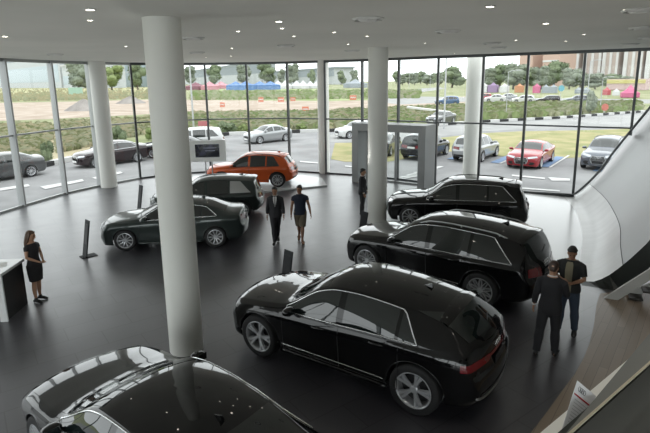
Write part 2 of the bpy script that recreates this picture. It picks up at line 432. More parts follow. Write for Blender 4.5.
    pmesh('windscreen', patch(wfn, 8 if low else 20, 10 if low else 28), GLASSD, root, flip=True)
    if not low:
        cw = patch(lambda u, v: ((lerp(w0 - .03, w0 - .002, u) + .055 * L * .35 * (v * 2 - 1) ** 2 - x0c, (v * 2 - 1) * (hr(w0) - .05), 4), (0, 0, -1)), 2, 24, .003)
        cwl = pmesh('cowl', cw, TRIMBLK, root, flip=True)
        for s in (-.35, .45):
            p0 = hit((w0 + .02 - x0c, s * hwid * .9, 4), (0, 0, -1)); p1 = hit((w0 + .09 - x0c, (s - .55) * hwid, 4), (0, 0, -1))
            if p0 and p1: line([p0[0] + p0[1] * .012, p1[0] + p1[1] * .010], .007, TRIMBLK, 'wiper', cwl)
    if S['rw']:
        r0, r1 = S['rw'][0] * H, S['rw'][1] * H
        def rfn(u, v):
            s = v * 2 - 1; z_ = lerp(r0, r1, u); xx = L * lerp(.975, .90, u)
            return (L, s * (hr(xx) - .075 - .05 * (1 - u)), z_ + .0), (-1, 0, 0)
        rw = pmesh('rear_window', patch(rfn, 6 if low else 14, 8 if low else 24), GLASSD, root, flip=False)
    else:
        r0, r1 = S['rwx'][0] * L, S['rwx'][1] * L
        def rfn(u, v):
            s = v * 2 - 1; x = lerp(r0, r1, u) - .02 * L * s * s
            return (x - x0c, s * (hr(x) - .05), 4), (0, 0, -1)
        rw = pmesh('rear_window', patch(rfn, 6 if low else 14, 8 if low else 24), GLASSD, root, flip=True)
    # lamps
    def polar(cx_, fwd, f0, f1, zlo, zhi, s):
        def fn(u, v):
            a = R(lerp(f0, f1, u)); d = V((-fwd * cos(a), s * sin(a), 0)); z_ = lerp(zlo(u), zhi(u), v)
            return V((cx_ - x0c, 0, z_)) + d * 4, -d
        return fn
    k_ = H
    for s in (-1, 1):
        r_ = patch(polar(.16 * L, 1, 27, 60, lambda u: k_ * (.435 + .05 * u), lambda u: k_ * (.505 + .035 * u), s), 12, 5, .006)
        hl = pmesh('headlight', r_, LENSW, root, flip=(s < 0))
        if not low:
            r2 = patch(polar(.16 * L, 1, 29, 56, lambda u: k_ * (.455 + .05 * u), lambda u: k_ * (.475 + .05 * u), s), 10, 2, .010)
            pmesh('lamp_strip', r2, LAMPIN, hl, flip=(s < 0))
        if kind in ('suv', 'hatch'): zl, zh, f1 = (lambda u: k_ * (.47 + .03 * u)), (lambda u: k_ * (.575 + .02 * u)), 52
        elif kind == 'coupe_suv': zl, zh, f1 = (lambda u: k_ * (.528 - .004 * u)), (lambda u: k_ * (.578 + .008 * u)), 64
        else: zl, zh, f1 = (lambda u: k_ * (.55 + .01 * u)), (lambda u: k_ * (.655 + .015 * u)), 54
        pmesh('taillight', patch(polar(.84 * L, -1, 24 if kind != 'coupe_suv' else 28, f1, zl, zh, s), 12, 5, .006), LENSR, root, flip=(s > 0))
    # grille, intakes, plates, emblem
    fx = lambda fwd: ((lambda y, z_: ((-fwd * 5, y, z_), (fwd, 0, 0))))
    def face_patch(nm, fwd, y0, y1, z0, z1, mt, taper=0.0, offs=.006, par=root, nu=6, nv=16):
        rows = patch(lambda u, v: ((-fwd * 5, lerp(y0, y1, v) * (1 - taper * abs(u - .55)), lerp(z0, z1, u)), (fwd, 0, 0)), nu, nv, offs)
        return pmesh(nm, rows, mt, par, flip=(fwd > 0)), rows
    g, rows = face_patch('grille', 1, -.40 * hwid, .40 * hwid, .235 * H, .475 * H, GLOSSBLK, .5)
    loop = [r_[0] for r_ in rows] + rows[-1][1:-1] + [r_[-1] for r_ in rows[::-1]] + rows[0][-2:0:-1]
    mb = MB(); mb.tube([p + V((-.006, 0, 0)) for p in loop], .014, 6, closed=True); mb.build('grille_frame', SATIN, g, smooth=True)
    if not low or 'face' in extras:
        mb = MB()
        for i in range(1, 7): mb.tube([p + V((-.004, 0, 0)) for p in patch(lambda u, v: ((-5, lerp(-.36, .36, v) * hwid, lerp(.24, .47, i / 7) * H), (1, 0, 0)), 1, 10, .006)[0]], .007, 5)
        mb.build('grille_slats', SATIN, g, smooth=True)
        for s in (-1, 1): face_patch('air_intake', 1, s * .52 * hwid, s * .78 * hwid, .20 * H, .315 * H, TRIMBLK, .3)[0]
    def rings(fwd, z_, rad):
        h = hit((-fwd * 5, 0, z_), (fwd, 0, 0))
        if not h: return
        mb = MB()
        for i in range(4):
            c = h[0] + V((-fwd * .014, (i - 1.5) * rad * 1.42, 0)); mb.tube([c + V((0, rad * cos(2 * pi * j / 20), rad * sin(2 * pi * j / 20))) for j in range(20)], rad * .14, 6, closed=True)
        mb.build('emblem', CHROME, root, smooth=True)
    if 'rings' in extras: rings(1, .435 * H, .05); rings(-1, .60 * H if kind != 'sedan' else .64 * H, .042)
    if plate:
        for fwd, z_, mt in ((1, .275 * H, PLATEB if 'dark_plate' in extras else PLATE), (-1, (.50 if kind != 'sedan' else .53) * H, PLATEB if 'dark_plate' in extras else PLATE)):
            h = hit((-fwd * 5, 0, z_), (fwd, 0, 0))
            if h: mb = MB(); mb.box(h[0] + V((-fwd * .016, 0, 0)), (.012, .50, .115), bev=.003); mb.build('number_plate', mt, root)
    face_patch('rear_bumper_trim', -1, -.72 * hwid, .72 * hwid, .225 * H, .30 * H, TRIMBLK, .1)
    if 'rear_silver' in extras:
        rr = patch(lambda u, v: ((5, lerp(-.80, .80, v) * hwid, (.235 + .05 * abs(v * 2 - 1) ** 4) * H), (-1, 0, 0)), 1, 24, .012)[0]
        line(rr, .018, SATIN, 'bumper_strip', root)
    if 'lightbar' in extras: face_patch('light_bar', -1, -.55 * hwid, .55 * hwid, .548 * H, .572 * H, LENSR, 0)
    if not low and S['rw']:                               # roof spoiler
        xr = (.868 if kind == 'coupe_suv' else .88 if kind == 'hatch' else .915) * L; rows = [[], [], [], []]
        for c in range(21):
            s = c / 10 - 1; y = s * (hr(xr) + .02); h0 = hit((xr - .10 - x0c, y * .95, 4), (0, 0, -1)); zt = zc(xr - .03) - (zc(xr) - zr(xr)) * abs(s) ** 2.5
            tip = V((xr + .13 - .10 * s * s - x0c, y, zt - .02)); p = h0[0] if h0 else tip
            rows[0].append(p + V((0, 0, .003))); rows[1].append(V((xr + .02 - x0c, y, zt + .012))); rows[2].append(tip); rows[3].append(V((xr - .02 - x0c, y * .96, zt - .06)))
        mb = MB(); mb.grid(rows, True); mb.build('roof_spoiler', pm, root, smooth=40)
        hw_ = hit((5, 0, .71 * H), (-1, 0, 0))
        p1 = hit((5, .32 * hwid, .745 * H), (-1, 0, 0))
        if hw_ and p1: line([hw_[0] + V((.012, 0, -.02)), p1[0] + V((.012, 0, 0))], .009, TRIMBLK, 'rear_wiper', rw)
    if not low:
        xf = .80 * L if kind in ('suv', 'hatch') else .755 * L if kind == 'coupe_suv' else .69 * L
        h = hit((xf - x0c, 0, 4), (0, 0, -1))
        mb = MB(); rows = []
        for i in range(7):
            u = i / 6; rows.append((h[0] + V((.16 * u - .06, 0, -.004 + .062 * min(1, u * 1.25) ** 1.4 if u < .9 else .045)), .018 * (1 - .6 * u)))
        mb.add([h[0] + V((-.09, 0, 0)), h[0] + V((.085, .028, -.005)), h[0] + V((.085, -.028, -.005)), h[0] + V((.075, .006, .062)), h[0] + V((.075, -.006, .062)), h[0] + V((.03, .007, .04)), h[0] + V((.03, -.007, .04))],
               [(0, 1, 3, 5), (0, 6, 4, 2), (0, 5, 6), (5, 3, 4, 6), (1, 2, 4, 3)])
        mb.build('antenna', pm, root, smooth=30)
    if rails:
        for s in (-1, 1):
            pts = []
            for i in range(25):
                u = i / 24; x = lerp(.45, .86, u) * L; h = hit((x - x0c, s * (hr(x) - .035), 4), (0, 0, -1)); pts.append(h[0] + V((0, 0, -.01 + .05 * min(1, 8 * u, 8 * (1 - u)))))
            mb = MB(); mb.tube(pts, .016, 8)
            for i in (2, 12, 22): mb.tube([pts[i], pts[i] - V((0, 0, .05))], .016, 6)
            mb.build('roof_rail', {'black': TRIMBLK, 'silver': SATIN}[rails], root, smooth=True)
    # wheels and arches
    t, r_ = wheel_meshes(Rw, wheel_w, rim, low); tyre = rimo = None
    for a, axx in ((axF, 'f'), (axR, 'r')):
        for s in (-1, 1):
            yv = s * (hw(a) - wheel_w / 2 - .012)
            if tyre is None:
                tyre = t.build('wheel', RUBBER, root, smooth=50); rimo = r_.build('rim', [RIMS, RIMBLK], tyre, smooth=40); w_, ri = tyre, rimo
            else:
                w_ = tyre.copy(); C.objects.link(w_); w_.parent = root; ri = rimo.copy(); C.objects.link(ri); ri.parent = w_
            w_.location = (a - x0c, yv, Rw); w_.rotation_euler = (R(90) if s < 0 else R(-90), 0, 0)
            n_ = 12 if low else 28; rows = [[], []]; lip = []
            for i in range(n_ + 1):
                q_ = pi * i / n_; x = a - Ra * cos(q_); z_ = Rw + Ra * sin(q_)
                p = side_pt(min(max(x, a - Ra + .004), a + Ra - .004), max(z_ + .012, Rw + .02), s, .0)
                rows[0].append(V((x - x0c, p.y - s * .012, z_))); rows[1].append(V((x - x0c, s * (wl + .0), z_))); lip.append(V((x - x0c, p.y - s * .006, z_ + .004)))
            mb = MB(); mb.grid(rows); 
            mb.cur = 1; mb.tube(lip, .02 if arch else .012, 6)
            mb.build('wheel_arch', [TRIMBLK, TRIMBLK if arch else pm], root, smooth=True)
    return root
# ------------------------------------------------------------------ people
SKIN = {'brown': mat('skin_brown', (.24, .125, .075), .55), 'tan': mat('skin_tan', (.36, .20, .125), .5)}
HAIRB = mat('hair_black', (.012, .010, .009), .5); HAIRBR = mat('hair_brown', (.07, .035, .018), .45); HAIRD = mat('hair_dark_brown', (.035, .018, .012), .5)
SUIT = mat('suit_cloth', (.012, .012, .015), .8, bump=(120, .15)); NAVY = mat('navy_cotton', (.010, .016, .032), .85, bump=(90, .2)); KHAKI = mat('khaki_cotton', (.115, .095, .065), .85, bump=(90, .2))
DENIM = mat('denim', (.028, .040, .062), .85, bump=(120, .2)); SHIRT = mat('white_shirt', (.62, .62, .62), .8); TIE = mat('grey_tie', (.16, .15, .15), .6); DRESS = mat('black_dress', (.010, .009, .010), .8, bump=(100, .2))
SHOE = mat('black_leather', (.008, .008, .008), .3); SANDAL = mat('sandal_strap', (.05, .03, .02), .6); BLACKV = mat('black_vest', (.010, .011, .011), .8, bump=(90, .2)); SHIRTK = mat('khaki_shirt', (.20, .18, .125), .85, bump=(90, .2))
EYE_M = mat('eye_dark', (.02, .015, .012), .15); LIP = mat('lips', (.22, .07, .06), .5); PAPER = mat('white_paper', (.72, .72, .70), .7)
def remeshed(mb, name, m, parent, voxel=.008, smooth=3):
    me = bpy.data.meshes.new('t'); me.from_pydata(mb.v, [], mb.f); o = bpy.data.objects.new('t', me); C.objects.link(o)
    md = o.modifiers.new('r', 'REMESH'); md.mode = 'VOXEL'; md.voxel_size = voxel
    sm = o.modifiers.new('s', 'SMOOTH'); sm.iterations = smooth; sm.factor = .5
    dg = bpy.context.evaluated_depsgraph_get(); ev = o.evaluated_get(dg); me2 = bpy.data.meshes.new_from_object(ev)
    bpy.data.objects.remove(o); bpy.data.meshes.remove(me)
    me2.name = name; me2.materials.clear(); me2.materials.append(m)
    me2.polygons.foreach_set('use_smooth', [True] * len(me2.polygons))
    me2.polygons.foreach_set('material_index', [0] * len(me2.polygons))
    q = bpy.data.objects.new(name, me2); C.objects.link(q); q.parent = parent
    return q
class Body:
    def __init__(s, height=1.75, female=False, legs=None, arms=None, yaw=0, nod=0, lean=0):
        """local: faces -y, its left is +x. legs/arms: {side: (...)}; side -1 = its right, +1 = its left"""
        s.k = height / 1.75; s.f = female; s.yaw, s.nod = yaw, nod; s.lean = R(lean); s.J = {}
        legs = legs or {}; arms = arms or {}
        for sd in (-1, 1):
            fl, kn, ab = legs.get(sd, (0, 3, 3)); hip = V((sd * .088, 0, .92))
            d = V((sd * sin(R(ab)), -sin(R(fl)), -cos(R(fl)))); d.normalize(); knee = hip + d * .435
            d2 = V((sd * sin(R(ab)) * .7, -sin(R(fl - kn)), -cos(R(fl - kn)))); d2.normalize(); ank = knee + d2 * .42
            pt = R(max(0, (kn - fl)) * .8); toe = ank + V((sd * .03, -.19 * cos(pt), -.055 - .19 * sin(pt))); heel = ank + V((0, .055 - .02 * sin(pt), -.055 + .04 * sin(pt)))
            s.J['L', sd] = (hip, knee, ank, toe, heel)
            a = arms.get(sd, (5, 15, 9, 0)); sh = V((sd * (.160 if female else .182), .01, 1.392))
            if isinstance(a[0], (int, float)):
                f, e, ab, tw = a; d = V((sd * sin(R(ab)), -sin(R(f)) * cos(R(ab)), -cos(R(f)) * cos(R(ab)))); d.normalize(); el = sh + d * .285
                d2 = V((sd * sin(R(ab * .5 - tw)), -sin(R(f + e)) * cos(R(tw)), -cos(R(f + e)) * cos(R(tw)))); d2.normalize(); wr = el + d2 * .25; hd = d2
            else:
                el, wr = V(a[0]), V(a[1]); hd = V(a[2]) if len(a) > 2 else (wr - el); hd.normalize()
            s.J['A', sd] = (sh, el, wr, hd)
        f = female
        s.T = [(.80, .150, .11, 0), (.87, .172, .122, .004), (.95, .168 if not f else .175, .115, .004), (1.02, .152 if not f else .145, .105, 0), (1.10, .145 if not f else .122, .10, -.002), (1.20, .158 if not f else .132, .108, -.004), (1.30, .172 if not f else .145, .115 if not f else .12, -.004), (1.38, .180 if not f else .152, .108, 0), (1.43, .150 if not f else .128, .085, .006), (1.47, .100 if not f else .085, .066, .010), (1.495, .064, .062, .010)]
    def P(s, v):
        v = V(v)
        if v.z > .9:
            q = v - V((0, 0, .92)); q = Euler((s.lean, 0, 0)).to_matrix() @ q; v = q + V((0, 0, .92))
        return v * s.k
    def torso(s, mb, z0, z1, e=0.0, flare=0.0):
        n = 16; pts, rr = [], []
        def val(z):
            for a, b in zip(s.T, s.T[1:]):
                if a[0] <= z <= b[0]: u = (z - a[0]) / (b[0] - a[0]); return [lerp(a[i], b[i], u) for i in (1, 2, 3)]
            return s.T[0][1:] if z < .8 else s.T[-1][1:]
        for i in range(n + 1):
            z = lerp(z0, z1, i / n); w, d, y = val(z); fl = flare * max(0, 1 - i / (n * .5)); pts.append(s.P((0, y, z))); rr.append(((w + e + fl) * s.k, (d + e + fl) * s.k))
        mb.tube(pts, rr, 20, flat=(1, 0, 0))
        return s
    def leg(s, mb, sd, t1=1.0, e=0.0, taper=0.0):
        hip, kn, an, toe, heel = s.J['L', sd]; pts, rr = [s.P(hip + V((0, 0, .05)))], [.080 + e]
        prof = [(0, .086), (.15, .084), (.35, .070), (.5, .056), (.56, .054), (.68, .058), (.8, .047), (.93, .036), (1, .037)]
        for t, r in prof:
            if t > t1: break
            p = hip.lerp(kn, t * 2) if t <= .5 else kn.lerp(an, (t - .5) * 2)
            if .55 < t < .9: p = p + V((0, .012, 0))
            pts.append(s.P(p)); rr.append(r * (.93 if s.f else 1) + e + taper * t)
        mb.tube(pts, [r * s.k for r in rr], 14)
    def foot(s, mb, sd, e=0.0):
        hip, kn, an, toe, heel = s.J['L', sd]; P = s.P
        mid = heel.lerp(toe, .55) + V((0, 0, .022)); base = V((0, 0, .0))
        pts = [heel + V((0, .012, .012)), heel + V((0, -.02, .018)), mid, heel.lerp(toe, .80) + V((0, 0, .006)), toe + V((0, .01, -.004))]
        mb.tube([P(p) for p in pts], [((.024 + e) * s.k, (.024 + e) * s.k), ((.035 + e) * s.k, (.036 + e) * s.k), ((.041 + e) * s.k, (.034 + e) * s.k), ((.043 + e) * s.k, (.022 + e) * s.k), ((.026 + e) * s.k, (.014 + e) * s.k)], 12, flat=(1, 0, 0))
        mb.tube([P(an + V((0, 0, .03))), P(heel.lerp(toe, .28) + V((0, 0, .025)))], [(.036 + e) * s.k, (.038 + e) * s.k], 12)
    def arm(s, mb, sd, t1=1.0, e=0.0):
        sh, el, wr, hd = s.J['A', sd]; f = .84 if s.f else 1
        pts, rr = [s.P(sh + V((-sd * .06, 0, .018)))], [.050 * f + e * .6]
        for t, r in [(.05, .056), (.2, .050), (.4, .042), (.5, .039), (.6, .041), (.75, .036), (.9, .028), (1, .026)]:
            if t > t1: break
            p = sh.lerp(el, t * 2) if t <= .5 else el.lerp(wr, (t - .5) * 2)
            pts.append(s.P(p)); rr.append(r * f + e)
        mb.tube(pts, [r * s.k for r in rr], 14)
    def hand(s, mb, sd, curl=.5):
        sh, el, wr, hd = s.J['A', sd]; hd = hd.normalized(); k = s.k * (.92 if s.f else 1)
        side = hd.cross(V((0, -1, 0)) if abs(hd.y) < .8 else V((0, 0, 1))).normalized()       # across the palm towards front/thumb
        fw = V((0, -1, 0)) - hd * V((0, -1, 0)).dot(hd)
        if fw.length < .3: fw = V((-sd, 0, 0)) - hd * V((-sd, 0, 0)).dot(hd)
        fw.normalize(); nrm = hd.cross(fw).normalized()
        if nrm.x * sd > 0: nrm = -nrm                                                       # palm faces the body
        W = s.P(wr); hd3 = hd
        mb.tube([W - hd3 * .01 * k, W + hd3 * .03 * k, W + hd3 * .085 * k, W + hd3 * .095 * k], [(.026 * k, .018 * k), (.036 * k, .017 * k), (.041 * k, .015 * k), (.034 * k, .012 * k)], 12, flat=fw)
        for i, (ln, o) in enumerate([(.070, .030), (.080, .010), (.074, -.011), (.058, -.030)]):
            p = W + hd3 * .088 * k + fw * o * k; d = hd3.copy(); pts = [p - hd3 * .02 * k]
            pts.append(p)
            for j in range(3):
                a = curl * (.35 + .25 * j) * (1 + .12 * i); d = (hd3 * cos(a * 1.2) + nrm * sin(a * 1.2)).normalized(); p = p + d * ln * k / 3; pts.append(p)
            mb.tube(pts, [.0095 * k, .0095 * k, .009 * k, .0085 * k, .0065 * k], 8)
        p = W + hd3 * .028 * k + fw * .030 * k; d = (fw * .75 + hd3 * .7 + nrm * .35).normalized(); q = p + d * .038 * k; d2 = (fw * .3 + hd3 * .85 + nrm * .45).normalized()
        mb.tube([p - d * .02 * k, p, q, q + d2 * .03 * k], [.012 * k, .0125 * k, .0105 * k, .008 * k], 8)
    def headM(s):
        return Euler((R(s.nod), 0, R(s.yaw)), 'XYZ').to_matrix()
    def hp(s, v):
        piv = V((0, .01, 1.52)); M = Euler((0, 0, R(s.yaw))).to_matrix() @ Euler((R(s.nod), 0, 0)).to_matrix()
        return s.P(piv + M @ (V(v) - piv))
    def head(s, mb):
        k = s.k
        mb.tube([s.P((0, .012, 1.455)), s.hp((0, .008, 1.52)), s.hp((0, .004, 1.57))], [.060 * k * (.85 if s.f else 1), .054 * k * (.85 if s.f else 1), .055 * k], 14)
        R0 = [(1.512, .020, .022, -.060), (1.522, .038, .040, -.045), (1.545, .056, .066, -.024), (1.575, .065, .084, -.008), (1.605, .070, .093, 0), (1.635, .073, .097, .002), (1.665, .075, .099, .004), (1.70, .071, .094, .006), (1.73, .054, .074, .008), (1.746, .030, .044, .010), (1.751, .010, .014, .010)]
        side = Euler((0, 0, R(s.yaw))).to_matrix() @ V((1, 0, 0))
        mb.tube([s.hp((0, y, z)) for z, a, b, y in R0], [(a * k, b * k) for z, a, b, y in R0], 18, flat=side)
        mb.tube([s.hp((0, -.090, 1.645)), s.hp((0, -.106, 1.615)), s.hp((0, -.116, 1.598)), s.hp((0, -.094, 1.590))], [.008 * k, .011 * k, .014 * k, .011 * k], 8)
        for q in (-1, 1): mb.ball(s.hp((q * .074, .006, 1.618)), (.010 * k, .020 * k, .031 * k), 8, 6)
        mb.tube([s.hp((-.05, -.080, 1.655)), s.hp((0, -.095, 1.657)), s.hp((.05, -.080, 1.655))], .010 * k, 6)
        mb.tube([s.hp((-.022, -.084, 1.563)), s.hp((0, -.093, 1.563)), s.hp((.022, -.084, 1.563))], .009 * k, 6)
    def face(s, par):
        k = s.k
        for q in (-1, 1):
            e = MB(); e.ball(s.hp((q * .031, -.0915, 1.636)), (.012 * k, .008 * k, .007 * k), 10, 6); e.build('eye', EYE_M, par, smooth=True)
        e = MB(); e.tube([s.hp((-.024, -.0885, 1.561)), s.hp((0, -.1005, 1.562)), s.hp((.024, -.0885, 1.561))], [.004 * k, .0075 * k, .004 * k], 6); e.build('mouth', LIP, par, smooth=True)
    def hair(s, par, m, long=False):
        k = s.k; mb = MB(); side = Euler((0, 0, R(s.yaw))).to_matrix() @ V((1, 0, 0))
        R0 = [(1.565, .045, .030, .062), (1.60, .062, .050, .058), (1.635, .075, .074, .036), (1.665, .081, .090, .020), (1.70, .080, .099, .010), (1.735, .063, .082, .010), (1.757, .036, .052, .010), (1.764, .012, .016, .010)]
        mb.tube([s.hp((0, y, z)) for z, a, b, y in R0], [(a * k, b * k) for z, a, b, y in R0], 18, flat=side)
        for q in (-1, 1): mb.tube([s.hp((q * .072, .012, 1.70)), s.hp((q * .076, .012, 1.655))], [.020 * k, .012 * k], 8)
        mb.tube([s.hp((-.055, -.062, 1.712)), s.hp((0, -.080, 1.722)), s.hp((.055, -.062, 1.712))], .018 * k, 8)
        if long:
            for q in (-1, 0, 1): mb.tube([s.hp((q * .05, .045, 1.70)), s.hp((q * .068, .060, 1.60)), s.P((q * .072, .085, 1.48)), s.P((q * .062, .105, 1.38)), s.P((q * .045, .105, 1.30))], [.045 * k, .045 * k, .042 * k, .036 * k, .015 * k], 10)
            for q in (-1, 1): mb.tube([s.hp((q * .066, -.02, 1.71)), s.hp((q * .080, -.005, 1.62)), s.P((q * .088, .03, 1.50)), s.P((q * .085, .05, 1.42))], [.025 * k, .022 * k, .024 * k, .010 * k], 8)
        return remeshed(mb, 'hair', m, par, .009, 2)
def person(label, loc, rz, outfit, body, skin='brown', hair=HAIRB, group=None, curl=.5, long=False):
    root = empty('person', (0, 0, 0), rz, label, 'person', group); b = body
    mb = MB(); b.torso(mb, .80, 1.495); b.head(mb)
    for sd in (-1, 1): b.leg(mb, sd); b.foot(mb, sd); b.arm(mb, sd); b.hand(mb, sd, curl)
    bo = remeshed(mb, 'body', SKIN[skin], root, .0065, 2)
    b.face(root); b.hair(root, hair, long)
    def trousers(m, t1=1.0, e=.016, nm='trousers', taper=.012, top=1.03):
        mb = MB(); b.torso(mb, .80, top, .010)
        for sd in (-1, 1): b.leg(mb, sd, t1, e, taper)
        mb.ball(b.P((0, .01, .83)), (.10 * b.k, .11 * b.k, .08 * b.k))
        remeshed(mb, nm, m, root, .011, 3)
    def top_(m, nm, z0, z1, t1, e=.014, es=.010, flare=0.0):
        mb = MB(); b.torso(mb, z0, z1, e, flare)
        for sd in (-1, 1): b.arm(mb, sd, t1, es)
        return remeshed(mb, nm, m, root, .011, 3)
    def shoes(m, nm='shoe', e=.009):
        for sd in (-1, 1):
            mb = MB(); b.foot(mb, sd, e); remeshed(mb, nm, m, root, .009, 2)
    def front_patch(nm, m, pts, e, par=root):
        """cloth showing on the chest: rows of (z, half width)"""
        mb = MB(); rows = []
        for z, w in pts:
            row = []
            tw = next(([lerp(a[i], c[i], (z - a[0]) / (c[0] - a[0])) for i in (1, 2, 3)] for a, c in zip(b.T, b.T[1:]) if a[0] <= z <= c[0]), b.T[-1][1:])
            for i in range(7):
                x = lerp(-w, w, i / 6); y = tw[2] - (tw[1] + e) * sqrt(max(.02, 1 - (x / (tw[0] + e)) ** 2)); row.append(b.P((x, y, z)))
            rows.append(row)
        mb.grid(rows, True); return mb.build(nm, m, par, smooth=True)
    if outfit == 'suit':
        trousers(SUIT); j = top_(SUIT, 'jacket', .80, 1.475, .93, .022, .016, .012); shoes(SHOE)
        front_patch('shirt', SHIRT, [(1.16, .006), (1.25, .028), (1.34, .048), (1.42, .055), (1.462, .050)], .036)
        front_patch('tie', TIE, [(1.17, .004), (1.22, .018), (1.34, .015), (1.44, .012), (1.462, .014)], .041)
        mb = MB(); mb.tube([b.P((.066 * cos(a) * 1.05, .010 + .066 * sin(a), 1.487 + .012 * sin(a))) for a in [2 * pi * i / 20 for i in range(20)]], .011 * b.k, 6, closed=True); mb.build('shirt_collar', SHIRT, root, smooth=True)
        for sd in (-1, 1):
            sh, el, wr, hd = b.J['A', sd]; mb = MB(); mb.tube([b.P(el.lerp(wr, .88)), b.P(el.lerp(wr, .97))], [.036 * b.k, .035 * b.k], 12); mb.build('shirt_cuff', SHIRT, root, smooth=True)
    elif outfit == 'shorts':
        trousers(KHAKI, .5, .026, 'shorts', .03); top_(NAVY, 't_shirt', .86, 1.485, .34, .020, .016, .012)
        for sd in (-1, 1):
            hip, kn, an, toe, heel = b.J['L', sd]; mb = MB()
            mb.tube([b.P(heel + V((0, .02, -.022))), b.P(heel.lerp(toe, .5) + V((0, 0, -.018))), b.P(toe + V((0, -.005, -.016)))], [(.036, .010), (.046, .010), (.036, .009)], 12, flat=(1, 0, 0))
            mb.tube([b.P(heel.lerp(toe, .55) + V((q * .05, 0, .005 + .045 * (1 - q * q)))) for q in (-1, -.6, 0, .6, 1)], [(.012, .018)] * 5, 8); mb.build('sandal', SANDAL, root, smooth=True)
    elif outfit == 'dress':
        mb = MB(); b.torso(mb, .80, 1.45, .010)
        for sd in (-1, 1): b.arm(mb, sd, .26, .010)
        mb.tube([b.P((0, .004, .92)), b.P((0, .002, .75)), b.P((0, 0, .60)), b.P((0, 0, .52))], [(.188, .140), (.182, .138), (.165, .125), (.158, .118)], 20, flat=(1, 0, 0))
        remeshed(mb, 'dress', DRESS, root, .010, 3)
        for sd in (-1, 1):
            mb = MB(); b.foot(mb, sd, .006); hip, kn, an, toe, heel = b.J['L', sd]; mb.tube([b.P(heel + V((0, .005, .01))), b.P(heel + V((0, .012, -.035)))], [.018, .010], 8)
            remeshed(mb, 'shoe', SHOE, root, .008, 1)
    elif outfit == 'vest':
        trousers(DENIM); top_(SHIRTK, 'shirt', .90, 1.48, .30, .014, .010); shoes(SHOE)
        mb = MB(); b.torso(mb, .86, 1.475, .030, .008)
        for sd in (-1, 1): b.arm(mb, sd, .42, .022)
        v = remeshed(mb, 'open_jacket', BLACKV, root, .011, 3)
        front_patch('shirt_front', SHIRTK, [(.88, .055), (1.0, .060), (1.15, .062), (1.3, .066), (1.42, .060), (1.46, .045)], .046)
    zmin = min(min((v.co.z for v in o.data.vertices), default=0) for o in root.children_recursive if o.type == 'MESH')
    root.location = (loc[0], loc[1], -zmin + .002)
    return root
PEOPLE = []
def yaw_to(d):                                  # rotation that makes a figure (built facing -y) face direction d
    return atan2(d[1], d[0]) + pi / 2
PEOPLE.append(person('man in a dark suit and tie walking beside the man in khaki shorts', (-1.52, 14.8), yaw_to((.05, -1)), 'suit',
    Body(1.76, legs={-1: (15, 6, -4), 1: (-12, 18, -5)}, arms={-1: (-8, 14, 10, 0), 1: (10, 16, 10, 0)}, yaw=-8, nod=8), hair=HAIRB))
PEOPLE.append(person('man in a navy t-shirt, khaki shorts and sandals walking across the showroom', (-.77, 14.86), yaw_to((.10, -1)), 'shorts',
    Body(1.78, legs={-1: (-10, 26, -5), 1: (12, 6, -4)}, arms={-1: (2, 14, 13, 0), 1: (14, 12, 17, 0)}, yaw=-32, nod=4), skin='brown', hair=HAIRB))
PEOPLE.append(person('long-haired woman in a black short-sleeved dress standing beside the reception desk', (-6.62, 10.80), yaw_to((.97, -.22)), 'dress',
    Body(1.66, True, legs={-1: (2, 4, 0), 1: (-2, 3, 1)}, arms={-1: ((-.215, -.02, 1.15), (-.045, -.215, 1.00), (.75, -.35, -.35)), 1: ((.215, -.02, 1.15), (.06, -.21, 1.01), (-.75, -.4, -.3))}, yaw=12, nod=4), skin='tan', hair=HAIRBR, long=True, curl=.9))
PEOPLE.append(person('man in a black suit seen from behind, talking beside the white banked wall', (3.93, 8.2), yaw_to((.55, .85)), 'suit',
    Body(1.74, legs={-1: (3, 2, 3), 1: (-8, 4, 5)}, arms={-1: (22, 60, 12, 25), 1: (-2, 12, 13, 0)}, yaw=0, nod=10), skin='tan', hair=HAIRD))
PEOPLE.append(person('man in jeans and open black jacket over a khaki shirt, facing the man in black', (4.62, 8.95), yaw_to((-.62, -.80)), 'vest',
    Body(1.76, legs={-1: (6, 4, 3), 1: (-4, 3, 4)}, arms={-1: ((-.25, -.06, 1.15), (-.09, -.27, 1.16), (.6, -.6, .2)), 1: ((.25, -.06, 1.15), (.08, -.25, 1.10), (-.6, -.6, .25))}, yaw=12, nod=20), skin='brown', hair=HAIRB, curl=.9))
PEOPLE.append(person('man in a dark suit standing half hidden behind the round white centre column', (1.36, 17.75), yaw_to((1, -.35)), 'suit',
    Body(1.75, legs={-1: (3, 3, 2), 1: (-3, 4, 2)}, arms={-1: (5, 18, 9, 0), 1: (5, 18, 9, 0)}, yaw=0, nod=5), hair=HAIRB))
# ------------------------------------------------------------------ the showroom
CEIL = 5.91
# facade line in plan (mullion positions, from the far left round to the right)
FAC = [(-13.35, 13.0), (-13.15, 15.4), (-12.85, 17.75), (-12.42, 20.05), (-11.82, 22.35), (-10.98, 24.0), (-9.66, 25.85), (-8.1, 27.0), (-6.33, 27.55), (-4.12, 27.6), (-1.93, 27.45), (.08, 26.55), (1.95, 25.75), (3.62, 24.62), (5.22, 23.35), (6.98, 22.42), (8.52, 21.42), (10.30, 20.32), (11.86, 19.40), (13.42, 18.45)]
LEFTW = [(-13.35, -7.5 + 20.5 * k / 9) for k in range(9)]; NL = len(LEFTW); FAC = LEFTW + FAC
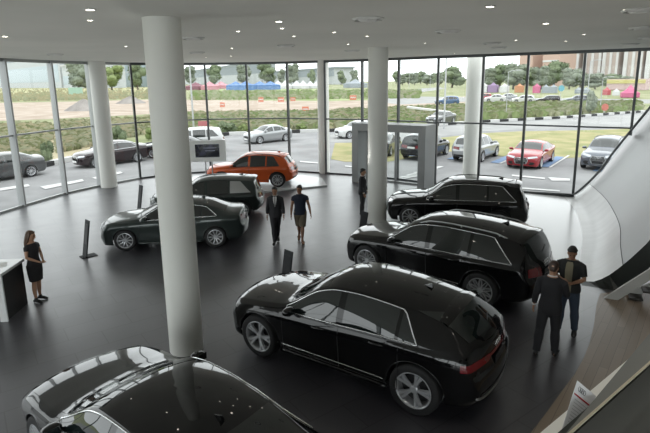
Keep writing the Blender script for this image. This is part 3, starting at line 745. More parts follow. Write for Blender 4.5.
# floor
m, nt, b = nodes_mat('floor_tile'); tc = nt.nodes.new('ShaderNodeTexCoord'); mp = nt.nodes.new('ShaderNodeMapping'); mp.inputs['Rotation'].default_value = (0, 0, R(-36))
br = nt.nodes.new('ShaderNodeTexBrick'); br.offset = .5; br.inputs['Scale'].default_value = 1.0; br.inputs['Brick Width'].default_value = 1.2; br.inputs['Row Height'].default_value = .6
br.inputs['Mortar Size'].default_value = .009; br.inputs['Color1'].default_value = (.038, .036, .043, 1); br.inputs['Color2'].default_value = (.047, .045, .052, 1); br.inputs['Mortar'].default_value = (.012, .012, .013, 1)
nz = nt.nodes.new('ShaderNodeTexNoise'); nz.inputs['Scale'].default_value = 1.6; nz.inputs['Detail'].default_value = 5
rr = nt.nodes.new('ShaderNodeMapRange'); rr.inputs[3].default_value = .30; rr.inputs[4].default_value = .42
nt.links.new(tc.outputs['Object'], mp.inputs['Vector']); nt.links.new(mp.outputs[0], br.inputs['Vector']); nt.links.new(br.outputs['Color'], b.inputs['Base Color'])
nt.links.new(tc.outputs['Object'], nz.inputs['Vector']); nt.links.new(nz.outputs['Fac'], rr.inputs[0]); nt.links.new(rr.outputs[0], b.inputs['Roughness'])
b.inputs['Specular IOR Level'].default_value = 1.0; b.inputs['Coat Weight'].default_value = .40; b.inputs['Coat Roughness'].default_value = .34; b.inputs['Coat IOR'].default_value = 1.5
FLOORM = m
room_poly = [(13.6, -7.5), (13.6, 18.35)] + FAC[::-1]
mb = MB(); mb.prism(room_poly, -.12, 0); mb.build('floor', FLOORM)['kind'] = 'structure'
# ceiling
CEILM = mat('ceiling_white', (.70, .70, .655), .8, noise=(.35, (.64, .645, .60)))
mb = MB(); mb.prism([(x * 1.015, y + .12) if y > 0 else (x, y) for x, y in room_poly], CEIL, CEIL + .3); mb.build('ceiling', CEILM)['kind'] = 'structure'
WALLM = mat('wall_white', (.62, .62, .60), .7)
# solid side walls beside and behind the gallery
mb = MB(); mb.box((13.7, 5.4, 2.95), (.2, 26.1, 5.92)); mb.build('wall_right', WALLM)['kind'] = 'structure'
mb = MB(); mb.box((0, -7.6, .15), (27.2, .2, .3)); mb.box((10.3, -7.6, 3.0), (6.6, .2, 5.6)); mb.build('wall_back', WALLM)['kind'] = 'structure'
# glazing
GLASS = glass_mat('clear_glass', (.90, .93, .92)); FRAME = mat('mullion_grey', (.085, .09, .092), .35, .4)
FRAMEL = mat('mullion_lit_grey', (.34, .35, .35), .4, .2)  # lit copy of the mullion grey, window light put into the colour
TRANSOM = 2.92
def bank_z(px, py):
    """height of the banked wall where it meets the facade"""
    d = (V((px, py)) - V((10.15, 20.40))).dot(V((.86, -.51))); return max(0.0, BANKP(d))
BANKP = pchip([(-.25, 0.0), (0, .02), (.25, .16), (.55, .48), (1.0, 1.10), (1.52, 2.05), (2.07, 2.98), (2.5, 3.70), (2.9, 4.4), (3.4, 5.2), (4.2, 6.4)])
for i in range(len(FAC) - 1):
    a, c = V((*FAC[i], 0)), V((*FAC[i + 1], 0)); d = (c - a); L_ = d.length; d.normalize(); nrm = V((-d.y, d.x, 0)); rz = atan2(d.y, d.x)
    w = empty('window_%d' % (i + 1)); w['kind'] = 'structure'
    fm = FRAMEL if i < 6 + NL else FRAME
    lowz = [bank_z(*(a + d * (L_ * t / 8)).xy[:]) if i >= 16 + NL else 0.0 for t in range(9)]
    for nm, z0, z1 in (('lower_pane', .05, TRANSOM - .03), ('upper_pane', TRANSOM + .03, CEIL - .06)):
        mb = MB(); n = 8
        top_row, bot_row = [], []
        for t in range(n + 1):
            p = a + d * (L_ * t / n); zb_ = min(max(z0, lowz[t] - .25), z1)
            bot_row.append((p.x, p.y, zb_)); top_row.append((p.x, p.y, z1))
        mb.grid([bot_row, top_row]); mb.build(nm, GLASS, w)
    mb = MB(); dp = .32 if i < 6 + NL else .14
    mb.box((a.x, a.y, CEIL / 2 + lowz[0] / 2 - .1), (0.075 if i < 6 + NL else .095, dp, CEIL - lowz[0] + .2 - .02), rz)
    mid = (a + c) / 2; mb.box((mid.x, mid.y, CEIL - .06), (L_, .12, .12), rz)
    if max(lowz) < TRANSOM: mb.box((mid.x, mid.y, TRANSOM), (L_, .09, .065), rz)
    elif min(lowz) < TRANSOM:
        u_ = next(t for t in range(9) if lowz[t] >= TRANSOM - .1) / 8; mb.box((a.x + d.x * L_ * u_ / 2, a.y + d.y * L_ * u_ / 2, TRANSOM), (L_ * u_, .09, .065), rz)
    if i < 17 + NL: mb.box((mid.x, mid.y, .04), (L_, .12, .08), rz)
    mb.build('window_frame', fm, w)
# small dark edge where the glass meets the banked wall
mb = MB(); a, c = V((10.30, 20.32, 0)), V((13.42, 18.45, 0)); pts = []
for t in range(31):
    p = a.lerp(c, t / 30) + V((-.05, -.085, 0)); pts.append((p.x, p.y, min(bank_z(p.x, p.y) + .015, CEIL - .1)))
mb.tube([(8.6, 21.28, .03)] + pts, .045, 6); mb.build('trim_1', FRAME)['kind'] = 'structure'
# gallery windows behind the viewer (upper level)
gw = empty('window_40'); gw['kind'] = 'structure'
mb = MB(); mb.add([(-13.3, -7.5, .3), (7.0, -7.5, .3), (7.0, -7.5, 5.9), (-13.3, -7.5, 5.9)], [(0, 1, 2, 3)]); mb.build('rear_pane', GLASS, gw)
mb = MB()
for k in range(10): mb.box((-13.2 + k * 2.2, -7.5, 3.1), (.11, .16, 5.6))
for zz in (1.6, 2.95, 4.4): mb.box((-3.2, -7.5, zz), (20.2, .12, .09))
mb.build('window_frame', FRAME, gw)
# gallery slab under the viewer
mb = MB(); mb.box((5.7, -1.3, 3.08), (15.4, 2.8, .34)); mb.build('floor_gallery', WALLM)['kind'] = 'structure'
# columns
m, nt, b = nodes_mat('column_white'); b.inputs['Base Color'].default_value = (.72, .72, .68, 1); b.inputs['Roughness'].default_value = .55; COLM = m
COLS = [('near', at(187, 350), .305), ('centre', at(377, 223), .33), ('left', at(109.5, 187), .37), ('middle', at(324.3, 173), .30), ('right', at(469.5, 181), .35)]
for nm, p, r in COLS:
    q = V((p.x, p.y, 0)); q += V((p.x, p.y, 0)).normalized() * (r * .2)
    mb = MB(); mb.lathe([(r, 0.0), (r, CEIL)], 64); o = mb.build('trim_column_' + nm, COLM, loc=(q.x, q.y, 0), smooth=True); o['kind'] = 'structure'
# banked white wall on the right
def seam(t): return V((pchip([(0, 6.95), (.2, 7.62), (.42, 8.72), (.56, 9.32), (.78, 10.2), (1, 10.85), (1.1, 11.1)])(t), pchip([(0, 11.1), (.2, 12.35), (.42, 14.3), (.56, 15.6), (.78, 17.8), (1, 20.0), (1.1, 21.0)])(t), 0))
m, nt, b = nodes_mat('banked_wall_white'); tc = nt.nodes.new('ShaderNodeTexCoord'); n = nt.nodes.new('ShaderNodeTexNoise'); n.inputs['Scale'].default_value = 1.2; n.inputs['Detail'].default_value = 6
mp = nt.nodes.new('ShaderNodeMapping'); mp.inputs['Rotation'].default_value = (0, 0, R(30)); mp.inputs['Scale'].default_value = (.35, 2.2, .8); rp = nt.nodes.new('ShaderNodeValToRGB')
rp.color_ramp.elements[0].color = (.50, .50, .495, 1); rp.color_ramp.elements[1].color = (.60, .60, .595, 1); rp.color_ramp.elements[0].position = .3; rp.color_ramp.elements[1].position = .7
nt.links.new(tc.outputs['Object'], mp.inputs[0]); nt.links.new(mp.outputs[0], n.inputs['Vector']); nt.links.new(n.outputs['Fac'], rp.inputs[0]); nt.links.new(rp.outputs[0], b.inputs['Base Color'])
b.inputs['Roughness'].default_value = .30; BANKM = m; BANKU = mat('banked_wall_upper', (.30, .305, .305), .38, .2)
NT = 40; ss = [-.62, -.5, -.38, -.25, -.1, .05, .2, .31, .313, .45, .7, 1.0, 1.4, 1.9, 2.4, 3.0, 3.5]
prof_z = lambda s_: max(.006, BANKP(s_ + .30) if s_ > -.55 else .006)
rows = []
for i in range(NT + 1):
    t = i / NT * 1.02; p = seam(t); tg = (seam(t + .01) - seam(t - .01)).normalized(); nn = V((tg.y, -tg.x, 0)); s0 = .313
    rows.append([V((p.x + nn.x * (s_ - s0 + .0), p.y + nn.y * (s_ - s0), prof_z(s_))) for s_ in ss])
mb = MB(); cut = ss.index(.31); mb.grid([r[:cut + 1] for r in rows], True); mb.cur = 1; mb.grid([r[cut:] for r in rows], True)
o = mb.build('wall_banked', [BANKM, BANKU], smooth=True); o['kind'] = 'structure'
mb = MB(); mb.tube([r[cut] + V((-.004, .002, .006)) for r in rows], .009, 6); mb.build('trim_2', mat('joint_dark', (.06, .06, .06), .6))['kind'] = 'structure'
# dark end face of the banked wall (towards the stair)
end = [rows[0][k] for k in range(len(ss))]; tg = (seam(.01) - seam(0)).normalized()
DARKG = mat('dark_green_panel', (.012, .016, .014), .45)
mb = MB(); lowr = [V((p.x + .10, p.y - .05, 0)) + V((0, 0, max(-.0, p.z - .42))) - tg * .28 for p in end]; up = [p - tg * .01 for p in end]
mb.grid([[p + V((0, 0, .012)) for p in up], lowr]); mb.build('trim_3', DARKG)['kind'] = 'structure'
# white track floor in front of the banked wall
m = mat('track_floor_white', (.54, .54, .54), .2, spec=.6); WHITEF = m
left = [(7.4, 22.1), (6.9, 20.0), (6.5, 18.0), (6.1, 16.0), (5.75, 14.2), (5.6, 12.9), (5.75, 11.9), (6.1, 11.25)]
right = [tuple((rows[i][1]).xy) for i in range(0, NT + 1, 2)]
mb = MB(); poly = left + right + [(9.9, 20.5), (8.5, 21.35)]; mb.prism(poly, .001, .003); mb.build('floor_track', WHITEF)['kind'] = 'structure'
# timber floor on the right
m, nt, b = nodes_mat('oak_planks'); tc = nt.nodes.new('ShaderNodeTexCoord'); mp = nt.nodes.new('ShaderNodeMapping'); mp.inputs['Rotation'].default_value = (0, 0, R(-52))
br = nt.nodes.new('ShaderNodeTexBrick'); br.inputs['Scale'].default_value = 1; br.inputs['Brick Width'].default_value = 1.8; br.inputs['Row Height'].default_value = .14; br.inputs['Mortar Size'].default_value = .002
br.inputs['Color1'].default_value = (.20, .155, .115, 1); br.inputs['Color2'].default_value = (.255, .20, .15, 1); br.inputs['Mortar'].default_value = (.05, .035, .025, 1)
nt.links.new(tc.outputs['Object'], mp.inputs[0]); nt.links.new(mp.outputs[0], br.inputs['Vector']); nt.links.new(br.outputs['Color'], b.inputs['Base Color']); b.inputs['Roughness'].default_value = .42
edge = [at(*p) for p in ((600, 294), (596.5, 305), (594, 325), (590, 342), (584, 358), (575, 374), (563, 390), (548, 411), (531, 433))]
poly = [tuple(p.xy) for p in edge] + [(2.2, 4.5), (1.6, 2.0), (13.5, 2.0), (13.5, 12.5), (7.2, 11.0)]
mb = MB(); mb.prism(poly[::-1], .001, .010); mb.build('floor_timber', m)['kind'] = 'structure'
# stair beyond the end of the banked wall: white stringer and treads
STW = mat('stair_white', (.42, .42, .40), .5); OAK = mat('dark_tread', (.03, .026, .022), .5)
st = empty('staircase', (6.25, 10.55, 0), label='white stair stringers rising right beside the dark end of the banked wall', cat='staircase')
dirx = V((.86, -.42, 0)).normalized(); nrm = V((.44, .9, 0)).normalized()
def stringer(off, nm, s0, th, slope):
    mb = MB(); vs = []
    for o2 in (0, .07):
        for (s_, z_) in ((s0, .0), (s0 + th * .9, .0), (4.3, (4.3 - s0 - th * .9) * slope), (4.3, (4.3 - s0) * slope + .02)):
            p = dirx * s_ - nrm * (off + o2); vs.append((p.x, p.y, z_ + .012))
    n = 4; mb.add(vs, [tuple(range(n)), tuple(reversed(range(n, 2 * n)))] + [(i, n + i, n + (i + 1) % n, (i + 1) % n) for i in range(n)]); mb.build(nm, STW, st)
stringer(.0, 'stringer', 0.0, .30, 1.02); stringer(-.40, 'stringer', .42, .26, .72)
for k in range(14):
    mb = MB(); p = dirx * (.62 + k * .24) + nrm * .16; mb.box((p.x, p.y, .06 + k * .20), (.26, .30, .04), atan2(dirx.y, dirx.x)); mb.build('tread', OAK, st)
# parapet of the gallery: dark inner face, grey capping, white outer ledge
d_ = V((.772, .635, 0)).normalized(); 
def pz(px, py, z): return at(px, py, z)
PARZ = 3.93
A0, A1 = pz(571, 433, PARZ), pz(650, 363, PARZ); dv = (A1 - A0).normalized(); A0 = A0 - dv * 3; A1 = A1 + dv * 6
side = V((-dv.y, dv.x, 0)); CAPW = (pz(596, 389, PARZ) - A0).dot(side)
GREYCAP = mat('parapet_grey', (.17, .175, .17), .5); CREAM = mat('cream_edge', (.52, .47, .36), .5)
par = empty('wall_parapet'); par['kind'] = 'structure'
def strip(name, m, pts):
    mb = MB(); n = len(pts); mb.add([A0 + side * s_ + V((0, 0, z_)) for s_, z_ in pts] + [A1 + side * s_ + V((0, 0, z_)) for s_, z_ in pts], [tuple(range(n)), tuple(reversed(range(n, 2 * n)))] + [(i, n + i, n + (i + 1) % n, (i + 1) % n) for i in range(n)])
    return mb.build(name, m, par)
strip('inner_panel', DARKG, [(-.002, -.012), (-.09, -.85), (0.03, -.85), (.03, -.012)])
O0, O1 = pz(567, 432, PARZ), pz(650, 333, PARZ); ov = (O1 - O0).normalized(); O0 = O0 - ov * .03; O1 = O1 + ov * 4
mb = MB(); I0, I1 = pz(571, 433, PARZ) - dv * .045 + side * .005, A1 + side * .007; dz = V((0, 0, -.06)); mb.add([I0, O0, O1, I1, I0 + dz, O0 + dz, O1 + dz, I1 + dz], [(0, 1, 2), (0, 2, 3), (6, 5, 4), (7, 6, 4), (0, 1, 5, 4), (1, 2, 6, 5), (2, 3, 7, 6), (3, 0, 4, 7)]); mb.build('capping', GREYCAP, par)
strip('edge_strip', CREAM, [(-.001, .0015), (-.001, -.004), (.005, -.004), (.005, .0015)][::-1])
B0, B1 = pz(540, 433, PARZ - .30), pz(626, 361, PARZ - .30); e_ = (B1 - B0).normalized(); bs = V((-e_.y, e_.x, 0))
B0b = B0 - e_ * 2
mb = MB(); vs = []
for p in (B0b, B1 + e_ * 1.2):
    for s_, z_ in ((0, 0), (0, -.16), (-.5, -.16), (-.5, 0)): q = p + bs * s_; vs.append((q.x, q.y, q.z + z_))
mb.add(vs, [(3, 2, 1, 0), (4, 5, 6, 7), (0, 1, 5, 4), (1, 2, 6, 5), (2, 3, 7, 6), (3, 0, 4, 7)]); mb.build('ledge', mat('ledge_white', (.86, .86, .83), .5), par)
# price card leaning on the parapet
cz = PARZ
bl, tl, tr = at(553, 431, cz - .02), None, None
ctr = at(575, 405, cz + .03)
cx_ = V((.86, -.18, -.34)).normalized()
card = empty('price_card', (0, 0, 0), label='white price card with four linked rings and a red line, on the gallery parapet', cat='sign')
def cp(px, py, dep): 
    d = _F + CR * ((px - 325) / F_PX) - CU * ((py - CY) / F_PX); return EYE + d * dep
q00, q10, q01, q11 = cp(561.5, 431, 1.47), cp(583, 446, 1.47), cp(577.5, 380.5, 1.52), cp(596, 396, 1.52)
nrm_c = (q10 - q00).cross(q01 - q00).normalized()
if nrm_c.dot(EYE - q00) < 0: nrm_c = -nrm_c
CP = lambda u, v, o=0: q00.lerp(q10, u).lerp(q01.lerp(q11, u), v) + nrm_c * o
mb = MB(); mb.add([CP(0, 0), CP(1, 0), CP(1, 1), CP(0, 1), CP(0, 0, -.002), CP(1, 0, -.002), CP(1, 1, -.002), CP(0, 1, -.002)], [(0, 1, 2, 3), (7, 6, 5, 4), (0, 4, 5, 1), (1, 5, 6, 2), (2, 6, 7, 3), (3, 7, 4, 0)]); mb.build('card_panel', mat('card_white', (.74, .75, .78), .5), card)
mb = MB(); mb.add([CP(.03, .735, .0006), CP(1, .735, .0006), CP(1, .765, .0006), CP(.03, .765, .0006)], [(0, 1, 2, 3)]); mb.build('red_line', mat('card_red', (.42, .03, .05), .5), card)
mb = MB()
for i in range(4):
    cu, cv = .20 + i * .085, .885; mb.tube([CP(cu + .058 * cos(2 * pi * j / 18), cv + .045 * sin(2 * pi * j / 18), .0008) for j in range(18)], .0006, 5, closed=True)
mb.build('ring_logo', mat('card_black', (.03, .03, .035), .5), card)
mb = MB()
for i in range(9):
    v = .66 - i * .062; w_ = (.72, .55, .78, .62, .7, .5, .74, .6, .66)[i]; mb.add([CP(.12, v, .0006), CP(.12 + w_, v, .0006), CP(.12 + w_, v + .012, .0006), CP(.12, v + .012, .0006)], [(0, 1, 2, 3)])
mb.build('text_lines', mat('card_text', (.42, .43, .46), .6), card)
# ------------------------------------------------------------------ things in the showroom
STANDM = mat('stand_dark_metal', (.022, .024, .026), .6, 0, spec=.2)
def info_stand(px, py, rz, label, h=1.35, lean=-10):
    p = at(px, py); t = empty('information_stand', (p.x, p.y, 0), rz, label, 'stand', 'leaning information stands beside the show cars')
    mb = MB(); mb.box((0, .10, .012), (.30, .42, .018), bev=.005); mb.build('base_plate', STANDM, t)
    mb = MB(); mb.box((0, .0 + sin(R(10)) * h / 2, .02 + h / 2 * cos(R(10))), (.30, .035, h), 0, R(lean), bev=.006); o = mb.build('panel', STANDM, t)
    mb = MB(); mb.box((0, -.021 + sin(R(10)) * h * .62, .02 + h * .62 * cos(R(10))), (.25, .004, h * .55), 0, R(lean)); mb.build('screen', mat('stand_screen', (.01, .011, .013), .4, 0, 0, spec=.2), t)
info_stand(85, 257, R(-46), 'leaning dark information stand on the open floor near the reception desk', 1.06)
info_stand(139, 211, R(-48), 'leaning dark information stand in front of the small dark crossover hatchback', 1.0)
info_stand(284, 296, R(-48), 'leaning dark information stand behind the bonnet of the black coupe crossover', 1.06)
info_stand(360, 247, R(-58), 'leaning dark information stand beside the centre column', 1.06)
# reception desk at the left edge
DESKW = mat('desk_white', (.62, .63, .63), .3, 0, .3); DESKD = mat('desk_dark', (.014, .014, .015), .4)
desk = empty('reception_desk', (-7.62, 10.15, 0), R(4), 'white topped reception desk with a black inset front at the edge of the floor', 'desk')
mb = MB(); mb.box((0, .05, 1.03), (1.75, .95, .06), bev=.008); mb.build('desk_top', DESKW, desk)
mb = MB(); mb.box((.70, .08, .50), (.28, .80, 1.0)); mb.box((.02, .12, .5), (1.4, .72, 1.0)); mb.build('desk_front', DESKD, desk)
mb = MB(); mb.box((.80, -.405, .5), (.15, .04, 1.0)); mb.box((-.2, -.40, .5), (1.30, .04, 1.0)); mb.build('side_panel', DESKW, desk)
o = MB(); o.box((0, 0, .004), (.21, .297, .006)); q = o.build('brochure', PAPER, loc=(-7.05, 10.33, 1.06)); q.rotation_euler = (0, 0, .5); tag(q, 'white brochure lying on the reception desk top', 'brochure')
# monitor on its stand behind the near column
mp_ = at_depth(208, 151, 21.5); 
mon = empty('display_stand', (mp_.x, mp_.y, 0), R(4), 'white framed display screen on two thin posts in front of the white van', 'screen')
mb = MB(); mb.box((0, 0, mp_.z), (1.52, .12, .92), bev=.01); mb.build('housing', mat('display_white', (.72, .72, .70), .5), mon)
SCR, nt, b = nodes_mat('display_screen'); tc = nt.nodes.new('ShaderNodeTexCoord'); n = nt.nodes.new('ShaderNodeTexNoise'); n.inputs['Scale'].default_value = 4; rp = nt.nodes.new('ShaderNodeValToRGB')
rp.color_ramp.elements[0].color = (.004, .005, .012, 1); rp.color_ramp.elements[1].color = (.03, .03, .07, 1); rp.color_ramp.elements[0].position = .45; rp.color_ramp.elements[1].position = .7
nt.links.new(tc.outputs['Object'], n.inputs['Vector']); nt.links.new(n.outputs['Fac'], rp.inputs[0]); nt.links.new(rp.outputs[0], b.inputs['Base Color']); b.inputs['Roughness'].default_value = .12
mb = MB(); mb.box((-.02, -.066, mp_.z + .02), (1.02, .012, .56)); sc_ = mb.build('screen', SCR, mon)
mb = MB()
for zz, w_ in ((.14, .55), (.02, .42)): mb.box((.10, -.074, mp_.z + zz), (w_, .002, .025))
mb.build('screen_text', mat('screen_text_grey', (.12, .13, .18), .5, emit=(.25, .27, .36), estr=.25), sc_)
for sx in (-.14, .14):
    mb = MB(); mb.lathe([(.03, 0), (.03, mp_.z - .4)], 14, Matrix.Translation((sx, .0, 0)), True); mb.build('post', SATIN, mon, smooth=40)
mb = MB(); mb.box((0, 0, .01), (.7, .5, .02), bev=.004); mb.build('base_plate', SATIN, mon)
# entrance portal
PORT = mat('portal_grey', (.30, .31, .31), .5)
pa, pb = at(352, 182), at(424, 190.5); pa = V((pa.x, pa.y, 0)); pb = V((pb.x, pb.y, 0)); pd = (pb - pa); PW = pd.length; pd.normalize(); pn = V((-pd.y, pd.x, 0))
door = empty('door_1', (pa.x, pa.y, 0), atan2(pd.y, pd.x)); door['kind'] = 'structure'
mb = MB(); PH, PD = 2.88, 1.15; jw = .34
mb.box((jw / 2, PD / 2, PH / 2), (jw, PD, PH)); mb.box((PW - jw / 2, PD / 2, PH / 2), (jw, PD, PH)); mb.box((PW / 2, PD / 2, PH - .17), (PW - 2 * jw, PD, .34)); mb.build('portal_frame', PORT, door)
for k in range(2):
    mb = MB(); x0 = jw + (PW - 2 * jw) * k / 2; x1 = x0 + (PW - 2 * jw) / 2; y = PD * .8
    mb.add([(x0 + .04, y, .06), (x1 - .04, y, .06), (x1 - .04, y, PH - .38), (x0 + .04, y, PH - .38)], [(0, 1, 2, 3)]); lf = mb.build('door_leaf', GLASS, door)
    mb = MB()
    for xx in (x0 + .025, x1 - .025): mb.box((xx, y, (PH - .34) / 2), (.05, .05, PH - .36))
    mb.box(((x0 + x1) / 2, y, .04), (x1 - x0, .05, .07)); mb.build('leaf_frame', FRAMEL, lf)
# platform of the orange car
pl = [at(240, 190.5), at(264, 191.8), at(327, 185.6), at(316, 177.5), at(240, 176)]
mb = MB(); mb.prism([(-6.9, 22.4), (-2.6, 22.05), (.10, 23.15), (-.15, 25.0), (-1.2, 25.9), (-6.9, 26.2)], 0, .07); o = mb.build('display_platform', mat('platform_white', (.60, .61, .62), .22)); tag(o, 'low pale platform under the orange crossover', 'platform')
# ceiling fittings
LAMPM = mat('downlight_lens', (.9, .9, .85), .4, emit=(1, .93, .80), estr=16.0); RIMW = mat('downlight_rim', (.62, .62, .60), .4); SLOT = mat('diffuser_dark', (.05, .05, .048), .6)
DL = [(90, 9), (90, 20), (279, 21), (546, 23), (584, 34), (206, 57), (146, 44), (126, 46), (5, 36), (238, 31), (334, 32), (367, 36), (282, 28), (294, 36), (232, 48), (348, 44), (425, 43), (566, 41), (231, 56), (454, 53), (490, 6), (626, 9), (516, 40)]  # includes a sprinkler head in the far band, built as one more downlight
BANDS = [('closest to the top edge of the view', 0, 24), ('in the middle band of the ceiling', 24, 38.5), ('in the far band of the ceiling above the windows', 38.5, 99)]
ORD = ['first', 'second', 'third', 'fourth', 'fifth', 'sixth', 'seventh', 'eighth', 'ninth', 'tenth', 'eleventh', 'twelfth']
proto = None
for where, ya, yb_ in BANDS:
    row = sorted(q for q in DL if ya <= q[1] < yb_)
    for i, (x, y) in enumerate(row):
        p = at(x, y, CEIL)
        if proto is None:
            t = empty('downlight', (p.x, p.y, CEIL)); mb = MB(); mb.lathe([(.085, -.002), (.085, -.016), (.06, -.016), (.055, .0)], 24); mb.build('rim', RIMW, t, smooth=40)
            mb = MB(); mb.lathe([(.058, -.010), (.03, -.013), (.001, -.013)], 20); mb.build('lens', LAMPM, t, smooth=True); proto = t
        else: t = copy_tree(proto); t.location = (p.x, p.y, CEIL)
        t.scale = (1,) * 3 if (x, y) in ((90, 9), (279, 21), (546, 23), (490, 6), (5, 36)) else (.68,) * 3
        t['label'] = ORD[i] + ' lit downlight from the left, ' + where; t['category'] = 'ceiling light'; t['group'] = 'lit downlights ' + where
VENTS = [(368, 18, 'large dark round diffuser in the ceiling left of the centre column top'), (448, 30.5, 'dark round diffuser in the ceiling right of the centre column top'), (640, 9, 'dark round diffuser at the upper right corner of the ceiling'), (643, 27, 'dark round diffuser at the right ceiling edge, middle of three'), (649, 37, 'dark round diffuser at the right ceiling edge, nearest the window'), (286, 45, 'dark round diffuser in the ceiling above the blue tents'), (352, 50, 'dark round diffuser in the ceiling over the gap before the centre column'), (492, 42.5, 'dark round diffuser in the ceiling above the trees at the right column'), (499, 47, 'dark round diffuser closest to the window right of the right column'), (55, 54, 'dark round diffuser in the ceiling close to the left windows'), (193, 37.5, 'dark round diffuser in the ceiling just right of the near column'), (197, 52, 'dark round diffuser in the ceiling over the window right of the near column'), (630, 43.5, 'dark round diffuser in the ceiling above the tower blocks'), (566, 35, None)]
proto = None
for x, y, lb in VENTS:
    if not lb: continue
    p = at(x, y, CEIL)
    if proto is None:
        t = empty('ceiling_vent', (p.x, p.y, CEIL)); mb = MB(); mb.lathe([(.27, -.003), (.27, -.02), (.24, -.045), (.235, -.01)], 32); mb.build('outer_ring', RIMW, t, smooth=40)
        mb = MB(); mb.lathe([(.235, -.012), (.001, -.012)], 32); mb.build('slot', SLOT, t); mb = MB(); mb.lathe([(.17, -.013), (.17, -.035), (.15, -.05), (.001, -.05)], 32); mb.build('centre_disc', RIMW, t, smooth=40); proto = t
    else: t = copy_tree(proto); t.location = (p.x, p.y, CEIL)
    t['label'] = lb; t['category'] = 'ceiling vent'; t['group'] = 'round ceiling diffusers'
# ------------------------------------------------------------------ cars
def place(f, r, W, L, fo, wb, side=-1, mid=.5):
    """f, r: outer faces of the front and rear wheel on the visible side (side -1: its left, +1: its right)"""
    f, r = V((f[0], f[1])), V((r[0], r[1])); h = (f - r).normalized(); n = V((-h.y, h.x)) * (1 if side < 0 else -1)
    M = (f + r) / 2 - n * (W / 2 - .03) - h * (L / 2 - fo - wb / 2)
    return (M.x, M.y), atan2(h.y, h.x)
def car2(label, kind, L, H, W, wb, fo, Rw, col, f, r, side=-1, **k):
    loc, hd = place(f, r, W, L, fo, wb, side); return make_car(label, kind, L, H, W, wb, fo, Rw, col, loc, hd, **k)
CARS = 'show cars on the dark tiled floor'
car2('black coupe crossover with five-spoke wheels and chrome window line, mid floor', 'coupe_suv', 4.93, 1.705, 1.995, 2.995, .93, .40, 'black', (-1.20, 8.25), (1.215, 6.62), rim='five', extras=('rings', 'rear_silver', 'lightbar', 'dark_plate', 'sill_chrome'), group=CARS)
car2('black seven-seat estate crossover with multi-spoke wheels, behind the black coupe crossover', 'suv', 5.05, 1.74, 1.97, 2.994, .93, .40, 'black', (.96, 12.12), (3.36, 10.06), rim='multi', rails='silver', extras=('rings', 'sill_chrome', 'dark_plate'), group=CARS)
car2('black crossover with roof rails parked nearest the entrance portal', 'suv', 4.66, 1.66, 1.89, 2.82, .89, .37, 'black', (2.83, 16.25), (2.83 + 2.82 * .955, 16.25 - 2.82 * .297), rim='ten', rails='black', extras=('rings', 'dark_plate'), group=CARS)
car2('dark grey saloon with ten-spoke wheels crossing behind the near column', 'sedan', 4.46, 1.42, 1.80, 2.637, .87, .325, 'green', (-5.92, 14.24), (-3.34, 14.46), rim='ten', extras=('rings', 'dark_plate'), group=CARS)
q2 = make_car('small dark crossover hatchback between the dark grey saloon and the orange car', 'suv', 4.19, 1.52, 1.80, 2.60, .84, .33, 'green', (-4.40, 18.45), atan2(-.05, -1), rim='ten', extras=('rings', 'dark_plate', 'blade'), group=CARS, chrome=False)
car2('orange crossover displayed on the low pale platform', 'hatch', 4.36, 1.58, 1.83, 2.65, .93, .35, 'orange', (-2.20 - 2.65 * .992, 22.78 + 2.65 * .125), (-2.20, 22.78), rim='ten', rails='black', extras=('rings', 'dark_plate'), group=CARS, z=.07, arch=None, chrome=False)
NS = V((-.765, .645)).normalized()
make_car('large black saloon cut off by the bottom edge of the view', 'sedan', 5.0, 1.44, 1.92, 2.95, .92, .37, 'black', (-1.90, 5.32), atan2(NS.y, NS.x), rim='five', extras=('rings', 'dark_plate'), group=CARS)
EXT0 = set(bpy.data.materials)
# ------------------------------------------------------------------ outside
def ground_mat(name, c1, c2, scale, rough=.9, c3=None):
    m, nt, b = nodes_mat(name); tc = nt.nodes.new('ShaderNodeTexCoord'); n = nt.nodes.new('ShaderNodeTexNoise'); n.inputs['Scale'].default_value = scale; n.inputs['Detail'].default_value = 8
    rp = nt.nodes.new('ShaderNodeValToRGB'); rp.color_ramp.elements[0].position = .36; rp.color_ramp.elements[1].position = .64
    rp.color_ramp.elements[0].color = (*c1, 1); rp.color_ramp.elements[1].color = (*c2, 1)
    if c3: e = rp.color_ramp.elements.new(.5); e.color = (*c3, 1)
    nt.links.new(tc.outputs['Object'], n.inputs['Vector']); nt.links.new(n.outputs['Fac'], rp.inputs[0]); nt.links.new(rp.outputs[0], b.inputs['Base Color']); b.inputs['Roughness'].default_value = rough; b.inputs['Specular IOR Level'].default_value = .15
    return m
FIELD = ground_mat('field_scrub', (.26, .31, .12), (.46, .46, .26), .12, c3=(.36, .38, .18)); ASPH = ground_mat('asphalt', (.33, .33, .335), (.42, .42, .425), .5)
SAND = ground_mat('bare_soil', (.46, .35, .26), (.64, .52, .42), .25); TAN = ground_mat('dry_grass', (.50, .42, .24), (.62, .55, .36), .25); LGREEN = ground_mat('bright_grass', (.30, .42, .13), (.46, .55, .24), .10)
YGRASS = ground_mat('yellow_grass', (.34, .36, .13), (.54, .47, .22), .5, c3=(.44, .41, .17)); PALE = ground_mat('pale_road', (.40, .40, .395), (.50, .50, .49), .3); YGREEN = ground_mat('yellow_green_grass', (.46, .46, .20), (.62, .58, .32), .06)
OLIVE = ground_mat('olive_scrub', (.20, .25, .10), (.40, .40, .24), .25)
